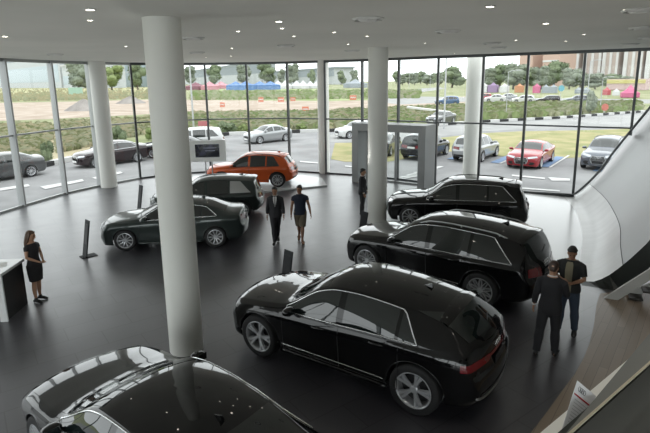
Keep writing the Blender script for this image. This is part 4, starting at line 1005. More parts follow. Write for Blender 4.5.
def sheet(name, m, poly, z, kind='structure'):
    mb = MB(); vs = [(p[0], p[1], z) for p in poly]
    bm = bmesh.new(); bv = [bm.verts.new(v) for v in vs]; f = bm.faces.new(bv); bm.normal_update()
    if f.normal.z < 0: f.normal_flip()
    bmesh.ops.triangulate(bm, faces=bm.faces[:]); bm.verts.index_update()
    mb.add([v.co for v in bm.verts], [[v.index for v in f.verts] for f in bm.faces]); bm.free()
    o = mb.build(name, m)
    if kind: o['kind'] = kind
    return o
px2 = lambda pts: [tuple(at(x, y, 0).xy) for x, y in pts]
sheet('ground', FIELD, [(-900, -60), (900, -60), (900, 2600), (-900, 2600)], -.11)
K = [(-60, 17), (-30, 23.5), (-22, 26.2), (-17.6, 29.2), (-16.4, 35), (-13, 43), (-9.2, 48.0), (-2.4, 49.4), (1.1, 50), (8, 52.5), (18, 58), (29, 62.2), (44.3, 70.9), (80, 92)]
sheet('ground_road', ASPH, K + [(110, 60), (110, -30), (-60, -30)], -.085)
sheet('ground_soil', SAND, px2([(-80, 104), (60, 101.5), (160, 99), (230, 100), (330, 101), (400, 99), (470, 96), (470, 102), (400, 107), (330, 112), (230, 112.5), (160, 113), (60, 118), (-80, 123)]), -.095)
sheet('ground_dry_verge', TAN, px2([(-80, 158), (-80, 130), (40, 124.5), (100, 121.5), (165, 119), (200, 120), (165, 128), (110, 138), (80, 153), (45, 160), (0, 166)]), -.09)
sheet('ground_green_field', LGREEN, px2([(190, 99), (195, 89.5), (330, 88.6), (420, 92), (420, 98), (330, 100)]), -.10)
sheet('ground_yellow_field', YGREEN, px2([(-90, 101.5), (-90, 88.5), (80, 87), (160, 87), (160, 98), (60, 100)]), -.10)
sheet('ground_far_road', PALE, px2([(372, 101), (400, 92), (420, 88.5), (440, 87), (445, 88.5), (424, 91.5), (410, 96), (470, 97), (650, 99), (650, 103), (470, 101), (400, 104)]), -.092)
sheet('ground_access_road', PALE, px2([(330, 141), (400, 139.5), (440, 135.5), (480, 130.5), (520, 128.6), (580, 127.2), (645, 125), (700, 124), (700, 110), (641, 113.3), (560, 119), (480, 123.2), (400, 129), (330, 134)]), -.08)
sheet('ground_grass_island', YGRASS, px2([(331, 158), (345, 160.5), (385, 161), (450, 150.5), (500, 155), (560, 157.5), (640, 152), (720, 150), (720, 127), (645, 127.5), (580, 129.5), (520, 130.5), (480, 132.5), (440, 137), (400, 141), (335, 142)]), -.07)
KERBM, nt, b = nodes_mat('kerb_black_white'); 
MATS['kb'] = mat('kerb_black', (.03, .03, .03), .8); MATS['kw'] = mat('kerb_white', (.80, .80, .78), .8)
def kerb(label, pts, seg=1.0, w=.35, h=.22):
    mb = MB(); tot = 0; acc = 0
    for (a, c) in zip(pts, pts[1:]):
        a, c = V((*a, 0)), V((*c, 0)); L_ = (c - a).length; d = (c - a) / L_; n = max(1, round(L_ / seg))
        for i in range(n): mb.cur = (tot) % 2; tot += 1; p = a + d * (L_ * (i + .5) / n); mb.box((p.x, p.y, h / 2 - .08), (L_ / n, w, h), atan2(d.y, d.x))
    o = mb.build('kerb', [MATS['kw'], MATS['kb']]); tag(o, label, 'kerb')
kerb('black and white kerb along the road bend behind the parked saloons', [(p[0], p[1] + .2) for p in K[1:9]], 1.9, .4, .3)
kerb('black and white kerb curving along the access road beyond the grass', [(p[0], p[1] + .2) for p in K[9:]], 1.3, .45, .28)
# road and bay markings
WMARK = mat('road_paint_white', (.80, .80, .79), .7); BMARK = mat('bay_paint_blue', (.17, .32, .58), .7)
def mark(poly, m, z=-.05):
    return poly, m, z
mks = [[(40, 185.5), (75, 179.5), (82, 178), (84, 180), (45, 188)], [(92, 176.5), (120, 170.5), (123, 172), (96, 178)], [(0, 187), (28, 183), (30, 185), (0, 189.5)], [(125, 180.5), (158, 174), (160, 175.3), (128, 182)],
       [(345, 164.5), (362, 166), (362, 167.2), (345, 165.6)], [(512, 173.5), (545, 176.5), (545, 178), (512, 175)], [(548, 176), (570, 177.5), (570, 179.5), (552, 179.5)], [(520, 186), (560, 189), (560, 190.3), (520, 187.5)], [(300, 160), (318, 161.5), (318, 162.6), (300, 161.2)]]
mb = MB()
for poly in mks:
    P = px2(poly); bm = bmesh.new(); f = bm.faces.new([bm.verts.new((p[0], p[1], -.055)) for p in P]); bm.normal_update()
    if f.normal.z < 0: f.normal_flip()
    bm.verts.index_update(); mb.add([v.co for v in bm.verts], [[v.index for v in q.verts] for q in bm.faces]); bm.free()
o = mb.build('ground_lane_marks', WMARK); o['kind'] = 'structure'
hpk = (at(542, 161.5, .3) - at(549.5, 157.3, .3)).normalized(); hpk = V((hpk.x, hpk.y, 0)).normalized(); npk = V((-hpk.y, hpk.x, 0))
c0 = at(526, 163.5, 0); c0 = V((c0.x, c0.y, 0)); mbw, mbb = MB(), MB()
for k in range(-3, 3):
    base = c0 + npk * (2.75 * (k + .5)) * 1
    for (mb_, off, w_, l0, l1) in ((mbw, 0, .12, .4, -5.0), (mbb, -.36, .5, .3, -4.2)):
        a = base + npk * off; vs = [a + hpk * l0 - npk * w_ / 2, a + hpk * l0 + npk * w_ / 2, a + hpk * l1 + npk * w_ / 2, a + hpk * l1 - npk * w_ / 2]
        zz = -.052 if mb_ is mbw else -.056; mb_.add([(v.x, v.y, zz) for v in vs], [(0, 1, 2, 3)])
for mb_, m_, nm in ((mbw, WMARK, 'ground_bay_lines'), (mbb, BMARK, 'ground_bay_blue')): o = mb_.build(nm, m_); o['kind'] = 'structure'
# hatched crossing at the entrance
mb = MB()
for k in range(5):
    P = px2([(392 + k * 7, 178 - k * 2.2), (420 + k * 5, 173.5 - k * 2.1), (424 + k * 5, 174.2 - k * 2.1), (396 + k * 7, 179 - k * 2.2)]); mb.add([(p[0], p[1], -.054) for p in P], [(3, 2, 1, 0)])
o = mb.build('ground_crossing', WMARK); o['kind'] = 'structure'
# ---- vehicles outside
EXT = dict(low=True)
def ec(label, kind, L, H, W, wb, fo, col, fp, rp, side=-1, z=.33, **k):
    f, r = at(*fp, z), at(*rp, z); h = (f - r); h = V((h.x, h.y, 0)).normalized()
    anchor = k.pop('anchor', 'm'); M = (f + r) / 2
    if anchor == 'f': fq, rq = f, f - h * wb
    elif anchor == 'r': fq, rq = r + h * wb, r
    else: fq, rq = M + h * wb / 2, M - h * wb / 2
    return car2(label, kind, L, H, W, wb, fo, .33, col, fq, rq, side, low=True, group='cars outside the glass', z=-.085, rim='ten', name='car', wheel_w=.22, **k)
ec('grey saloon on the road outside, at the left edge of the windows', 'sedan', 4.7, 1.45, 1.8, 2.75, .9, 'midgrey', (-20, 177), (31, 169.5), anchor='r', chrome=False)
ec('dark maroon saloon parked on the road outside, beside the left column', 'sedan', 4.6, 1.47, 1.8, 2.7, .9, 'maroon', (96, 161), (135, 156), anchor='f')
fq = at(152.5, 152.3, .33); car2('dark car just behind the maroon saloon, mostly hidden by the near column', 'sedan', 4.5, 1.45, 1.8, 2.65, .9, .33, 'dark', fq, fq + V((2.65, -.1, 0)), -1, low=True, group='cars outside the glass', z=-.085, rim='ten', wheel_w=.22)
ec('white people carrier on the road outside, behind the display screen', 'suv', 4.9, 1.80, 1.85, 2.9, .9, 'white', (180, 148.0), (211, 146.6), anchor='r', chrome=False)
ec('silver saloon on the road outside, between two mullions', 'sedan', 4.25, 1.44, 1.75, 2.55, .82, 'silver', (261.5, 138.8), (284.5, 136.6), chrome=False)
ec('white hatchback on the road outside, cut by the portal', 'suv', 4.1, 1.5, 1.75, 2.5, .8, 'white', (349.5, 134.2), (372, 132.6), anchor='f', chrome=False)
hs = at(498, 149.8, .33) - at(483, 155.3, .33)
def par_car(label, kind, L, H, W, wb, fo, col, rp, hx=None, **k):
    r = at(*rp, .33); h = V(((hx or hs).x, (hx or hs).y, 0)).normalized()
    return car2(label, kind, L, H, W, wb, fo, .34, col, r + h * wb, r, 1, low=True, group='cars outside the glass', z=-.085, rim='ten', name='car', wheel_w=.22, **k)
par_car('silver crossover parked tail towards the glass, behind the right column', 'suv', 4.5, 1.62, 1.82, 2.66, .9, 'silver', (483, 155.3), chrome=False)
par_car('dark blue-grey crossover parked between the portal and the right column', 'suv', 4.5, 1.65, 1.82, 2.66, .9, 'dark', (430, 153.5), chrome=False)
par_car('dark saloon seen through the portal opening', 'sedan', 4.6, 1.46, 1.8, 2.7, .9, 'dark', (391, 150), V((.35, .93, 0)), chrome=False)
rd = at(541.5, 161.8, .3); rd = V((rd.x, rd.y, 0))
car2('bright red saloon parked nose to the glass in the bays outside', 'sedan', 4.7, 1.39, 1.85, 2.82, .9, .34, 'red', rd, rd - hpk * 2.82, -1, low=True, group='cars outside the glass', z=-.085, rim='ten', wheel_w=.22, chrome=False, extras=('rings', 'face', 'dark_plate'))
g0 = at(596, 170, 0); g0 = V((g0.x, g0.y, 0)); hg = V((hpk.x * .8 - .18, hpk.y, 0)).normalized()
make_car('grey crossover parked nose to the glass beside the banked wall', 'suv', 4.66, 1.66, 1.89, 2.82, .89, .36, 'steel', tuple((g0 - hg * 2.45).xy), atan2(hg.y, hg.x), rim='ten', low=True, group='cars outside the glass', z=-.085, wheel_w=.22, chrome=False, rails='black', extras=('rings', 'face', 'dark_plate'))
ec('dark grey saloon driving on the access road beyond the grass', 'sedan', 4.7, 1.45, 1.8, 2.75, .9, 'midgrey', (442, 121), (459, 118.6), anchor='f', chrome=False)
ec('blue van parked on the far sandy road', 'suv', 4.8, 1.8, 1.85, 2.9, .9, 'blue', (440, 103.3), (456, 103), chrome=False)
far = [((482, 98.5), 'red', 'suv', 'red car in the far row of parked cars under the trees'), ((495, 99.9), 'white', 'sedan', 'white car beside the red one in the far row'), ((507, 98.6), 'silver', 'sedan', 'silver car in the far row left of the mullion'), ((548, 101.3), 'maroon', 'suv', 'maroon car in the far row below the round blue sign'), ((577, 101.0), 'steel', 'suv', 'grey-blue van in the far row below the tower blocks'), ((523, 100.8), 'white', 'suv', 'white car in the far row behind the mullion')]
for (x, y), col, kd, lb in far:
    p = at(x, y, .3); h = V((-1, .25)).normalized(); make_car(lb, kd, 4.6, 1.6, 1.8, 2.7, .9, .34, col, (p.x, p.y), atan2(h.y, h.x), rim='ten', low=True, group='cars in the far row', z=-.085, wheel_w=.22, chrome=False, plate=False)
# ---- vegetation
LEAF = [ground_mat('leaf_a', (.17, .23, .12), (.29, .36, .20), 3), ground_mat('leaf_b', (.23, .28, .20), (.36, .41, .30), 3), ground_mat('leaf_c', (.24, .33, .09), (.38, .46, .18), 3)]  # first two paled, distance haze put into the leaf colour
BARK = mat('bark', (.16, .12, .09), .9)
def crown(mb, blobs, n, size, rnd):
    for _ in range(n):
        c, r = rnd.choice(blobs); d = V((rnd.gauss(0, 1), rnd.gauss(0, 1), rnd.gauss(0, 1))).normalized(); p = V(c) + V((d.x * r[0], d.y * r[1], d.z * r[2])) * rnd.uniform(.75, 1.05)
        u = V((rnd.gauss(0, 1), rnd.gauss(0, 1), rnd.gauss(0, 1))).normalized(); w = u.orthogonal().normalized(); u2 = u.cross(w); s_ = size * rnd.uniform(.6, 1.3)
        mb.add([p - w * s_, p - u2 * s_ * .6, p + w * s_, p + u2 * s_ * .6], [(0, 1, 2, 3)])
    for c, r in blobs: mb.ball(c, tuple(q * .86 for q in r), 12, 8)
TREES = []
for k in range(3):
    rnd = random.Random(20 + k); blobs = []
    for i in range(12):
        a = rnd.uniform(0, 2 * pi); rr_ = rnd.uniform(0, .27); z_ = .26 + .60 * i / 11; s_ = rnd.uniform(.14, .20) * (1.25 - .5 * abs(z_ - .6)); blobs.append(((rr_ * cos(a), rr_ * sin(a), z_), (s_, s_, s_ * .85)))
    t = empty('tree', (0, -60, -300)); mb = MB(); crown(mb, blobs, 1500, .035, rnd); mb.build('crown', LEAF[k], t)
    mb = MB(); mb.tube([(0, 0, 0), (.01, 0, .25), (0, .01, .5)], [.03, .022, .015], 8)
    for a in (0, 2, 4): mb.tube([(0, 0, .3), (.12 * cos(a), .12 * sin(a), .55)], [.014, .006], 6)
    mb.build('trunk', BARK, t); TREES.append(t)
BUSH = []
for k in range(2):
    rnd = random.Random(50 + k); blobs = [((rnd.uniform(-.32, .32), rnd.uniform(-.3, .3), rnd.uniform(.18, .62)), (rnd.uniform(.16, .26),) * 3) for i in range(8)]
    mb = MB(); crown(mb, blobs, 1100, .05, rnd); o = mb.build('bush', LEAF[2 if k else 0]); o.location = (0, -60, -300); BUSH.append(o)
used = set()
def mpp(p): return ((p - EYE).dot(_F)) / F_PX
def plant(protos, k, x, yb, yt, w, label, cat, group, rz=0):
    p = at(x, yb, 0); m = mpp(p); h = (yb - yt) * m; W_ = w * m; src = protos[k]
    if (id(src)) in used: t = copy_tree(src)
    else: t = src; used.add(id(src))
    t.location = (p.x, p.y, -.1); t.rotation_euler = (0, 0, rz); wid = .74 if protos is TREES else 1.05
    t.scale = (W_ / wid, W_ / wid, h / (1.0 if protos is TREES else .85)); tag(t, label, cat, group); return t
TG = 'trees beyond the field'
for i, (x, yb, yt, w, k, lb) in enumerate([(79, 91, 61, 26, 1, 'green tree beside the long glazed building, left of the left column'), (112, 90, 66, 22, 2, 'light green tree just right of the left column'), (138, 90, 62, 19, 0, 'darker tree between the left column and the near column'), (191, 85.5, 66, 15, 1, 'tree right beside the near column, over the maroon tent'), (215, 85.5, 65, 16, 0, 'tree above the pink tents'), (243, 85, 65, 16, 1, 'tree above the left end of the blue tents'), (267, 85, 63.5, 20, 0, 'broad tree above the right part of the blue tents'), (294, 85, 64, 15, 1, 'tree just right of the second mullion, over the white tents'), (282, 85, 69, 10, 1, 'small tree between the two big trees over the blue tents'), (312, 85.2, 70, 9, 0, 'small tree left of the middle column'), (341, 85, 71, 10, 0, 'round tree right of the middle column'), (355, 85, 70, 10, 1, 'round tree over the grey hut, left of the centre column')]):
    plant(TREES, k, x, yb, yt, w, lb, 'tree', TG, i * 1.3)
for i in range(9):
    x = 396 + i * 6.2; plant(TREES, i % 2, x, 84 + (i % 2) * 1.1, 71.5 + (i * 7 % 4) * .9, 10 + i % 3 * 2, ('low dark tree in the far treeline, left of the mullion over the portal' if x < 437 else 'low dark tree in the far treeline, right of the mullion over the portal'), 'tree', 'far treeline right of the centre column', i * .9)
for i, (x, yt, w) in enumerate([(452, 67, 22), (488, 68, 20), (500, 65, 22), (513, 63.5, 22), (527, 68, 15), (541, 66, 17), (554, 62, 24), (569, 68, 18), (580, 72, 18), (595, 73, 18), (610, 74, 20), (626, 76, 16)]):
    lb = ['big tree between the mullion and the right column', 'tree in the right-hand group closest to the right column', 'second tree from the right column in the right-hand group', 'tallest tree left of the dark mullion at the right', 'tree directly behind the dark mullion at the right', 'tree just right of the dark mullion at the right', 'tall tree in front of the orange block', 'tree left of the mullion before the tower blocks', 'low tree at the foot of the first tower block', 'low tree at the foot of the second tower block', 'low tree under the yellow strip at the towers', 'last low tree before the right-hand mullion'][i]
    plant(TREES, i % 2, x, 87.5 + (1.6 if i % 2 else 0), yt, w * 1.12, lb, 'tree', 'trees along the right-hand road', i * 1.7)
plant(TREES, 1, 590, 114, 90, 13, 'slim young tree tied to poles beside the access road', 'tree', None, .4)
for i, (x, yb, yt, w, k, lb) in enumerate([(46, 160.5, 136, 15, 0, 'leafy bush beside the kerb behind the grey saloon'), (118, 140, 122, 16, 0, 'dark bush behind the maroon saloon'), (229, 132.5, 118, 20, 0, 'large green bush between the white people carrier and the silver saloon'), (243.5, 131, 122.5, 11, 1, 'yellow-green bush left of the silver saloon'), (276, 127, 120, 14, 1, 'low scrub behind the silver saloon roof'), (300, 129.5, 122.5, 16, 1, 'low scrub left of the middle column'), (150, 139, 126, 12, 1, 'scrub beside the near column'), (320, 130, 123, 12, 1, 'low scrub at the foot of the middle column'), (512, 112, 104, 16, 1, 'green scrub below the far row of cars, left of the mullion'), (545, 113, 106, 16, 1, 'green scrub below the far row of cars, right of the mullion'), (490, 114, 106, 14, 1, 'green scrub below the far row of cars, at the right column')]):
    plant(BUSH, k, x, yb, yt, w, lb, 'bush', 'bushes along the road', i)
# ---- tents, huts and buildings far away
def boxy(px0, px1, yb, yt, depth_m):
    a, c = at(px0, yb, 0), at(px1, yb, 0); m = mpp(a); return V((a.x, a.y, 0)), V((c.x, c.y, 0)), (yb - yt) * m
def tent(name, px0, px1, yb, yt, col, label, peaks=1, wall=.45, group=None):
    a, c, h = boxy(px0 + .35, px1 - .35, yb, yt, 6); d = c - a; n = V((-d.y, d.x, 0)).normalized(); w = d.length / peaks; dep = min(w * .8, 8)
    t = empty(name, tuple((a + c) / 2), 0, label, 'tent', group); o0 = (a + c) / 2
    m = mat('canvas_' + col, {'blue': (.13, .30, .68), 'white': (.82, .83, .84), 'pink': (.72, .30, .36), 'maroon': (.30, .10, .14), 'magenta': (.78, .16, .34), 'red': (.66, .12, .14), 'grey': (.40, .45, .50), 'teal': (.25, .55, .55), 'orange': (.70, .30, .12), 'purple': (.42, .28, .50)}[col], .8)
    roof, wl = MB(), MB()
    for k in range(peaks):
        p = [a + d * (k / peaks) - o0, a + d * ((k + 1) / peaks) - o0]; q = [p[0], p[1], p[1] + n * dep, p[0] + n * dep]; top = sum(q, V()) / 4 + V((0, 0, h)); e = [v + V((0, 0, h * wall)) for v in q]; mid = [e[i].lerp(top, .5) - V((0, 0, h * .09)) for i in range(4)]
        roof.add([*e, *mid, top], [(i, (i + 1) % 4, 4 + (i + 1) % 4, 4 + i) for i in range(4)] + [(4 + i, 4 + (i + 1) % 4, 8) for i in range(4)])
        wl.add([*q, *e], [(i, (i + 1) % 4, 4 + (i + 1) % 4, 4 + i) for i in range(4)])
    roof.build('tent_roof', m, t); wl.build('tent_wall', m, t); return t
tent('marquee', 183, 200, 90, 82.5, 'maroon', 'maroon tent beside the near column', 1)
tent('marquee', 200.5, 210, 90, 81.5, 'pink', 'pink tent right of the maroon one', 1, group='pink tents'); tent('marquee', 212.5, 222, 88.6, 81.5, 'pink', 'pink tent left of the blue tents', 1, group='pink tents')
tent('marquee', 226, 247, 90.2, 81.5, 'blue', 'left of the two bright blue tents', 2, .55); tent('marquee', 250, 272, 89.6, 81.5, 'blue', 'right of the two bright blue tents', 2, .55)
tent('marquee', 271, 286, 88.8, 80.5, 'white', 'white tent right of the blue tents, left of the mullion', 2, .35); tent('marquee', 290, 304, 88.6, 80.5, 'white', 'white tent just right of the mullion over the silver saloon', 2, .35); tent('marquee', 304, 318, 88.4, 81, 'white', 'white tent left of the middle column', 2, .35); tent('marquee', 343, 360, 87.8, 79.5, 'grey', 'grey roofed hut right of the middle column', 1, .5)
tent('marquee', 487, 497, 92.5, 82.5, 'purple', 'purple stall near the right column', 1, .7); tent('marquee', 478, 487, 92.5, 82.5, 'white', 'white stall at the right column', 1, .7); tent('marquee', 499, 508, 92.5, 83.5, 'white', 'white stall between the purple and orange stalls', 1, .7); tent('marquee', 514, 523, 92.5, 83.5, 'orange', 'orange stall left of the dark mullion', 1, .7)
tent('marquee', 532, 540, 93, 83.5, 'magenta', 'magenta stall right of the dark mullion', 1, .7); tent('marquee', 541, 557, 93, 84.5, 'grey', 'grey stall left of the round blue sign', 2, .7); tent('marquee', 602, 611, 95, 87, 'red', 'small red stall below the towers', 1, .6); tent('marquee', 612, 620, 95.5, 88.5, 'white', 'white stall between the red and magenta ones', 1, .6); tent('marquee', 621, 640, 97.5, 85, 'magenta', 'magenta tent at the right-hand mullion', 1, .35); tent('marquee', 574, 590, 93.5, 87, 'grey', 'low grey stall behind the mullion at the towers', 2, .6)
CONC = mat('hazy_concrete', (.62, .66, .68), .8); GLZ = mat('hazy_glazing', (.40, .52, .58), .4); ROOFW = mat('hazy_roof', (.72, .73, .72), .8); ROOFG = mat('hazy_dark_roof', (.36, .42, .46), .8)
def block(label, px0, px1, yb, yt, dep, wm, bands=None, name='street_building', stripes=None, roof=None, cat='building', group=None):
    a, c, h = boxy(px0, px1, yb, yt, dep); d = c - a; L_ = d.length; t = empty(name, tuple(a), atan2(d.y, d.x), label, cat, group)
    mb = MB(); mb.box((L_ / 2, dep / 2, h / 2), (L_, dep, h)); mb.build('wall', wm, t)
    for (z0, z1, m_) in (bands or []):
        mb = MB(); mb.box((L_ / 2, -.15, h * (z0 + z1) / 2), (L_ * .985, .3, h * (z1 - z0))); mb.build('window_band', m_, t)
    for (x0, x1, m_) in (stripes or []):
        mb = MB(); mb.box((L_ * (x0 + x1) / 2, -.2, h * .5), (L_ * (x1 - x0), .4, h * .99)); mb.build('facade_strip', m_, t)
    if roof: mb = MB(); mb.box((L_ / 2, dep / 2, h * 1.02), (L_ * 1.02, dep * 1.1, h * .07)); mb.build('roof', roof, t)
    return t
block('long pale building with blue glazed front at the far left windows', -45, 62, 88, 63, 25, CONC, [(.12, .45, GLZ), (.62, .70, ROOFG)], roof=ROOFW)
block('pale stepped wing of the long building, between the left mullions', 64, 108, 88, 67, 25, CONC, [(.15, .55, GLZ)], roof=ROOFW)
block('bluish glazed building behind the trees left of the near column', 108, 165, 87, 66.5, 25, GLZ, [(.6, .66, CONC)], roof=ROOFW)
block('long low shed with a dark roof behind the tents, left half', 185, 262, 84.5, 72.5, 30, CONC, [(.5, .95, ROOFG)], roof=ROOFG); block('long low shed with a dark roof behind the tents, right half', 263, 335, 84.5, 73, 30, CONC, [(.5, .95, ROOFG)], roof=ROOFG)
BEI = mat('tower_beige', (.66, .55, .49), .8); WHT = mat('tower_white', (.86, .86, .86), .8); ORB = mat('tower_orange', (.74, .50, .40), .8)  # beige lightened, haze put into the tower colour
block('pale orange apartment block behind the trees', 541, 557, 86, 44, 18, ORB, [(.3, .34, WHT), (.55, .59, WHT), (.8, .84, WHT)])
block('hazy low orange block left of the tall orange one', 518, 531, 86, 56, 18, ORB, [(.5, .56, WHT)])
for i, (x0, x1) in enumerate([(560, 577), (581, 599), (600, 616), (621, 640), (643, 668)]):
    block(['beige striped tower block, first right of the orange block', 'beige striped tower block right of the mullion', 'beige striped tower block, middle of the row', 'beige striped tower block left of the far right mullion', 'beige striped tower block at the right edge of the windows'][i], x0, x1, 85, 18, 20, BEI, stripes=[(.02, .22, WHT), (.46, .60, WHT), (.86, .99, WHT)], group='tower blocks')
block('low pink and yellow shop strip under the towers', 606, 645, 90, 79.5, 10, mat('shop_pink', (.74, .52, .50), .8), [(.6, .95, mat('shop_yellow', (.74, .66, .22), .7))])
# ---- small things outside
POLE = mat('galvanised', (.62, .64, .65), .5, .3)
def lamp_post(x, yb, yt, label, r=.07):
    p = at(x, yb, 0); h = (yb - yt) * mpp(p); t = empty('lamp_post', (p.x, p.y, -.1), 0, label, 'lamp post', 'pale lamp posts outside')
    mb = MB(); mb.tube([(0, 0, 0), (0, 0, h)], [r, r * .7], 10); mb.build('pole', POLE, t, smooth=40); mb = MB(); mb.tube([(0, 0, h - .05), (.5, 0, h + .12), (1.1, 0, h + .18)], .04, 6); mb.box((1.3, 0, h + .17), (.6, .2, .09)); mb.build('lamp_head', POLE, t)
lamp_post(194, 132, 60, 'pale lamp post right of the near column, behind the white people carrier', .10); lamp_post(444, 128, 55, 'pale lamp post beside the mullion over the portal', .10); lamp_post(409, 89, 74, 'small lamp post at the far road bend', .12); lamp_post(430, 88.5, 74, 'second small lamp post at the far road bend', .12)
lamp_post(586, 112, 62, 'pole at the left of the young tree by the access road', .07); lamp_post(600, 110, 78, 'pole at the right of the young tree by the access road', .07); lamp_post(506, 116, 72, 'thin post left of the mullion at the right', .05)
ORG = mat('barrier_orange', (.80, .22, .10), .6)
def barrier(x, yb, w, h, label):
    p = at(x, yb, 0); m = mpp(p); W_, H_ = w * m, h * m; t = empty('barrier', (p.x, p.y, -.1), 0, label, 'barrier', 'orange road barriers on the soil')
    mb = MB(); mb.add([(-W_ / 2, -.3, 0), (W_ / 2, -.3, 0), (W_ / 2, .3, 0), (-W_ / 2, .3, 0), (-W_ / 2, -.12, H_), (W_ / 2, -.12, H_), (W_ / 2, .12, H_), (-W_ / 2, .12, H_)], [(3, 2, 1, 0), (4, 5, 6, 7), (0, 1, 5, 4), (1, 2, 6, 5), (2, 3, 7, 6), (3, 0, 4, 7)]); mb.build('shell', ORG, t)
    mb = MB(); mb.box((0, -.24, H_ * .55), (W_ * .8, .05, H_ * .18)); mb.build('reflector', WMARK, t)
for a in [(222.5, 106.5, 4.5, 4.5, 'orange barrier left of the first central mullion'), (261, 101.5, 5, 4.5, 'orange barrier left of the second central mullion'), (281, 101.5, 6, 4.5, 'orange barrier just left of the mullion over the silver saloon'), (305.5, 111.5, 6.5, 5.5, 'orange barrier nearest the road, left of the middle column'), (353, 99.5, 6.5, 4.5, 'orange barrier right of the middle column'), (293, 100.5, 5, 3.5, 'orange barrier right of the mullion over the silver saloon')]: barrier(*a)
def sign(x, yb, yc, w, h, col, label, rnd=False):
    p = at(x, yb, 0); m = mpp(p); t = empty('road_sign', (p.x, p.y, -.1), 0, label, 'sign'); z_ = (yb - yc) * m
    mb = MB(); mb.tube([(0, 0, 0), (0, 0, z_)], .05, 8); mb.build('post', POLE, t)
    mb = MB()
    if rnd: mb.lathe([(w * m / 2, -.03), (w * m / 2, .03)], 24, Matrix.Translation((0, -.08, z_)) @ Matrix.Rotation(R(90), 4, 'X'), True)
    else: mb.box((0, -.08, z_), (w * m, .05, h * m))
    mb.build('sign_panel', mat('sign_' + label[:12], col, .6), t)
sign(204, 134, 122.5, 10, 5, (.62, .16, .18), 'small red board behind the white people carrier'); sign(604, 114, 106.5, 7, 7, (.72, .16, .10), 'round red disc sign beside the young tree', True); sign(560, 104, 88, 6, 8, (.12, .52, .66), 'round teal sign among the far stalls', True)
p0 = at(424, 114, 0); mb = MB(); mb.box((0, 0, .6), (6.5, 1.3, .25), rz=-.3, ry=.12); o = mb.build('plank', mat('plank_white', (.82, .82, .80), .7), loc=(p0.x + .8, p0.y, 0)); tag(o, 'white board lying on the scrub right of the centre column', 'board')
SPOIL = ground_mat('spoil_grey', (.32, .29, .27), (.46, .42, .39), .3)
def mound(x, yb, w, h, label):
    p = at(x, yb, 0); m = mpp(p); rnd = random.Random(int(x)); rows = []
    for i in range(9):
        rr_ = 1 - i / 8; rows.append([(rr_ * w * m / 2 * cos(2 * pi * j / 24) * rnd.uniform(.92, 1.08), rr_ * w * m / 3 * sin(2 * pi * j / 24) * rnd.uniform(.92, 1.08), h * m * (1 - rr_ ** 1.3) * rnd.uniform(.93, 1.07)) for j in range(24)]); rows[-1].append(rows[-1][0])
    mb = MB(); mb.grid(rows); o = mb.build('soil_mound', SPOIL, loc=(p.x, p.y, -.1), smooth=True); tag(o, label, 'mound', 'grey soil mounds on the field')
mound(85, 110, 40, 11, 'grey soil mound left of the left column'); mound(131, 103, 30, 7, 'grey soil mound right of the left column')
p0 = at(76, 95, 0); m_ = mpp(p0); mb = MB(); mb.box((0, 0, 4 * m_ * .9), (14 * m_, .1, 8 * m_)); 
o = mb.build('mesh_screen', mat('mesh_turquoise', (.42, .66, .52), .8), loc=(p0.x, p0.y, -.1)); tag(o, 'turquoise mesh screen in the field left of the left column', 'screen')
# rough grass and weeds on the verge and in the field (nobody could count the blades)
def scrub(name, label, quads, n, hgt, cols, seed):
    rnd = random.Random(seed); mb = MB()
    keep = [(o_.matrix_basis.translation.x, o_.matrix_basis.translation.y, max(o_.scale.x * .75, 1.0) if o_.get('category') in ('bush', 'tree') else 3.6 if o_.get('category') in ('car', 'board') else .9 if o_.get('category') in ('lamp post', 'sign', 'tent', 'barrier') else 0) for o_ in C.objects if o_.parent is None and o_.get('category')]
    for _ in range(n):
        q = rnd.choice(quads); u, v = rnd.random(), rnd.random(); x = lerp(lerp(q[0][0], q[1][0], u), lerp(q[3][0], q[2][0], u), v); y = lerp(lerp(q[0][1], q[1][1], u), lerp(q[3][1], q[2][1], u), v)
        p = at(x, y, 0)
        if any(k_[2] and abs(p.x - k_[0]) < k_[2] and abs(p.y - k_[1]) < k_[2] for k_ in keep): continue
        h = hgt * rnd.uniform(.4, 1.4); w = h * rnd.uniform(.4, 1.0); a = rnd.uniform(-.6, .6); mb.cur = rnd.randrange(len(cols))
        d = V((cos(a) * w, sin(a) * w, 0)); b_ = V((p.x, p.y, -.1)); mb.add([b_ - d * .6, b_ + d * .6, b_ + d + V((0, 0, h * .7)), b_ + V((.1, 0, h)), b_ - d + V((0, 0, h * .75))], [(0, 1, 2, 3, 4)])
    o = mb.build(name, cols); tag(o, label, 'grass', kind='stuff')
W1, W2, W3, W4 = ground_mat('weed_olive', (.22, .26, .11), (.34, .36, .17), 2), ground_mat('weed_straw', (.46, .42, .24), (.58, .52, .32), 2), ground_mat('weed_green', (.24, .34, .11), (.36, .44, .18), 2), ground_mat('weed_pale', (.40, .42, .24), (.50, .50, .32), 2)
scrub('verge_scrub', 'rough olive and straw coloured scrub beyond the kerb', [((170, 131.5), (330, 130), (335, 113), (170, 115)), ((335, 128), (475, 119.5), (475, 106), (335, 112))], 7000, .62, [W1, W2, W3, W4], 3)
scrub('verge_weeds', 'dry weeds on the verge outside the left windows', [((-10, 163), (42, 160), (58, 122), (-10, 125)), ((58, 152), (90, 146), (98, 121), (58, 121)), ((92, 144), (160, 131), (158, 117), (100, 120))], 3200, .42, [W1, W2, W4], 4)
scrub('field_scrub', 'green scrub below the far row of parked cars', [((482, 119.5), (640, 110.5), (640, 104), (482, 105))], 2600, .75, [W1, W3, W4], 5)
scrub('field_grass', 'long green grass in front of the tents', [((190, 100), (420, 98), (420, 91), (190, 91))], 2500, .9, [W3, W4], 6)
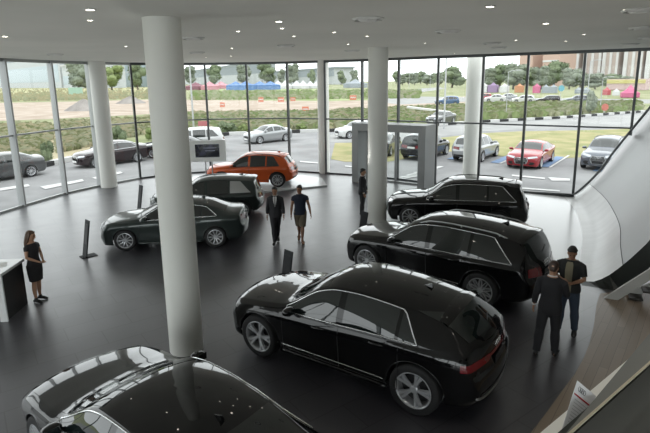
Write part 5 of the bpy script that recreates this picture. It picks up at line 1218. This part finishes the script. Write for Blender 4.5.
scrub('far_field_grass', 'yellow green grass in the field at the left', [((-10, 102), (165, 98), (165, 88), (-10, 89))], 2200, .9, [W2, W4], 7)
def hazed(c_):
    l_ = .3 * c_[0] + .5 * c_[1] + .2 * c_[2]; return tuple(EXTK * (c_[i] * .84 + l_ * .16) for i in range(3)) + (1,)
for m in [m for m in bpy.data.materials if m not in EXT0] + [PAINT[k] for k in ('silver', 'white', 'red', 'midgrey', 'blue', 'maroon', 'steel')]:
    for nd in m.node_tree.nodes:                 # outdoor colours darkened against the bright sky, with haze greyed into them
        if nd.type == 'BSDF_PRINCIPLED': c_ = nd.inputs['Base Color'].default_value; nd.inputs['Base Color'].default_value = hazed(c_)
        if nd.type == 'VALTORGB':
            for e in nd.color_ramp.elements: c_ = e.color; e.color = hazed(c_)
# ------------------------------------------------------------------ light, sky, camera
w = bpy.data.worlds.new('overcast_sky'); w.use_nodes = True; bpy.context.scene.world = w; nt = w.node_tree; bg = nt.nodes['Background']
tc = nt.nodes.new('ShaderNodeTexCoord'); sx = nt.nodes.new('ShaderNodeSeparateXYZ'); rp = nt.nodes.new('ShaderNodeValToRGB')
rp.color_ramp.elements[0].position = 0.0; rp.color_ramp.elements[0].color = (.90, .93, .95, 1); rp.color_ramp.elements[1].position = .6; rp.color_ramp.elements[1].color = (.97, .99, 1.0, 1)
nt.links.new(tc.outputs['Generated'], sx.inputs[0]); nt.links.new(sx.outputs['Z'], rp.inputs[0]); nt.links.new(rp.outputs[0], bg.inputs['Color']); bg.inputs['Strength'].default_value = SKY
def area(name, loc, rot, size, power, col=(1, .98, .95)):
    l = bpy.data.lights.new(name, 'AREA'); l.shape = 'RECTANGLE'; l.size, l.size_y = size; l.energy = power; l.color = col
    o = bpy.data.objects.new(name, l); C.objects.link(o); o.location = loc; o.rotation_euler = rot; return o
def inside(x, y):
    c = False; n = len(room_poly)
    for i in range(n):
        (x1, y1), (x2, y2) = room_poly[i], room_poly[(i + 1) % n]
        if (y1 > y) != (y2 > y) and x < (x2 - x1) * (y - y1) / (y2 - y1) + x1: c = not c
    return c
for gx in range(-11, 12, 4):                     # unseen fill spots added to brighten the white ceiling
    for gy in range(1, 27, 4):
        if not inside(gx * 1.1, gy + 1.5): continue
        if gx > 6 and gy > 8: continue
        l = bpy.data.lights.new('ceiling_fill', 'SPOT'); l.energy = UPW; l.spot_size = R(165); l.spot_blend = 1.0; l.shadow_soft_size = 0.0; l.color = (1, .985, .94)
        o = bpy.data.objects.new('ceiling_fill', l); C.objects.link(o); o.location = (gx, gy, 1.95); o.rotation_euler = (pi, 0, 0)
for x, y, e in ((3.2, 4.6, 95), (6.2, 8.6, 110), (1.7, 1.6, 55)):  # unseen spots added to brighten the timber floor and parapet ledge
    l = bpy.data.lights.new('fill_spot', 'SPOT'); l.energy = e; l.spot_size = R(95); l.spot_blend = .9; l.shadow_soft_size = 0.0; l.color = (1, .93, .82)
    o = bpy.data.objects.new('fill_spot', l); C.objects.link(o); o.location = (x, y, CEIL - .05)
area('rear_fill', (-7.4, -7.8, 3.1), (R(90), 0, 0), (11.6, 5.3), BACKW, (.94, .98, 1))  # area lamp added behind the rear panes to brighten room and reflections
cam = bpy.data.cameras.new('camera'); co = bpy.data.objects.new('camera', cam); C.objects.link(co)
M = Matrix((CR, CU, -_F)).transposed().to_4x4(); M.translation = EYE; co.matrix_world = M
cam.sensor_fit = 'HORIZONTAL'; cam.sensor_width = 36; cam.lens = 36 * F_PX / 650; cam.shift_y = -(216.5 - CY) / 650; cam.clip_start = .05; cam.clip_end = 4000
sc = bpy.context.scene; sc.camera = co
sc.view_settings.view_transform = 'Standard'; sc.view_settings.look = 'None'; sc.view_settings.exposure = EXPO
sc.cycles.use_denoising = True; sc.cycles.sample_clamp_indirect = 4.0
sc.cycles.max_bounces = 10; sc.cycles.diffuse_bounces = 5; sc.cycles.transparent_max_bounces = 16
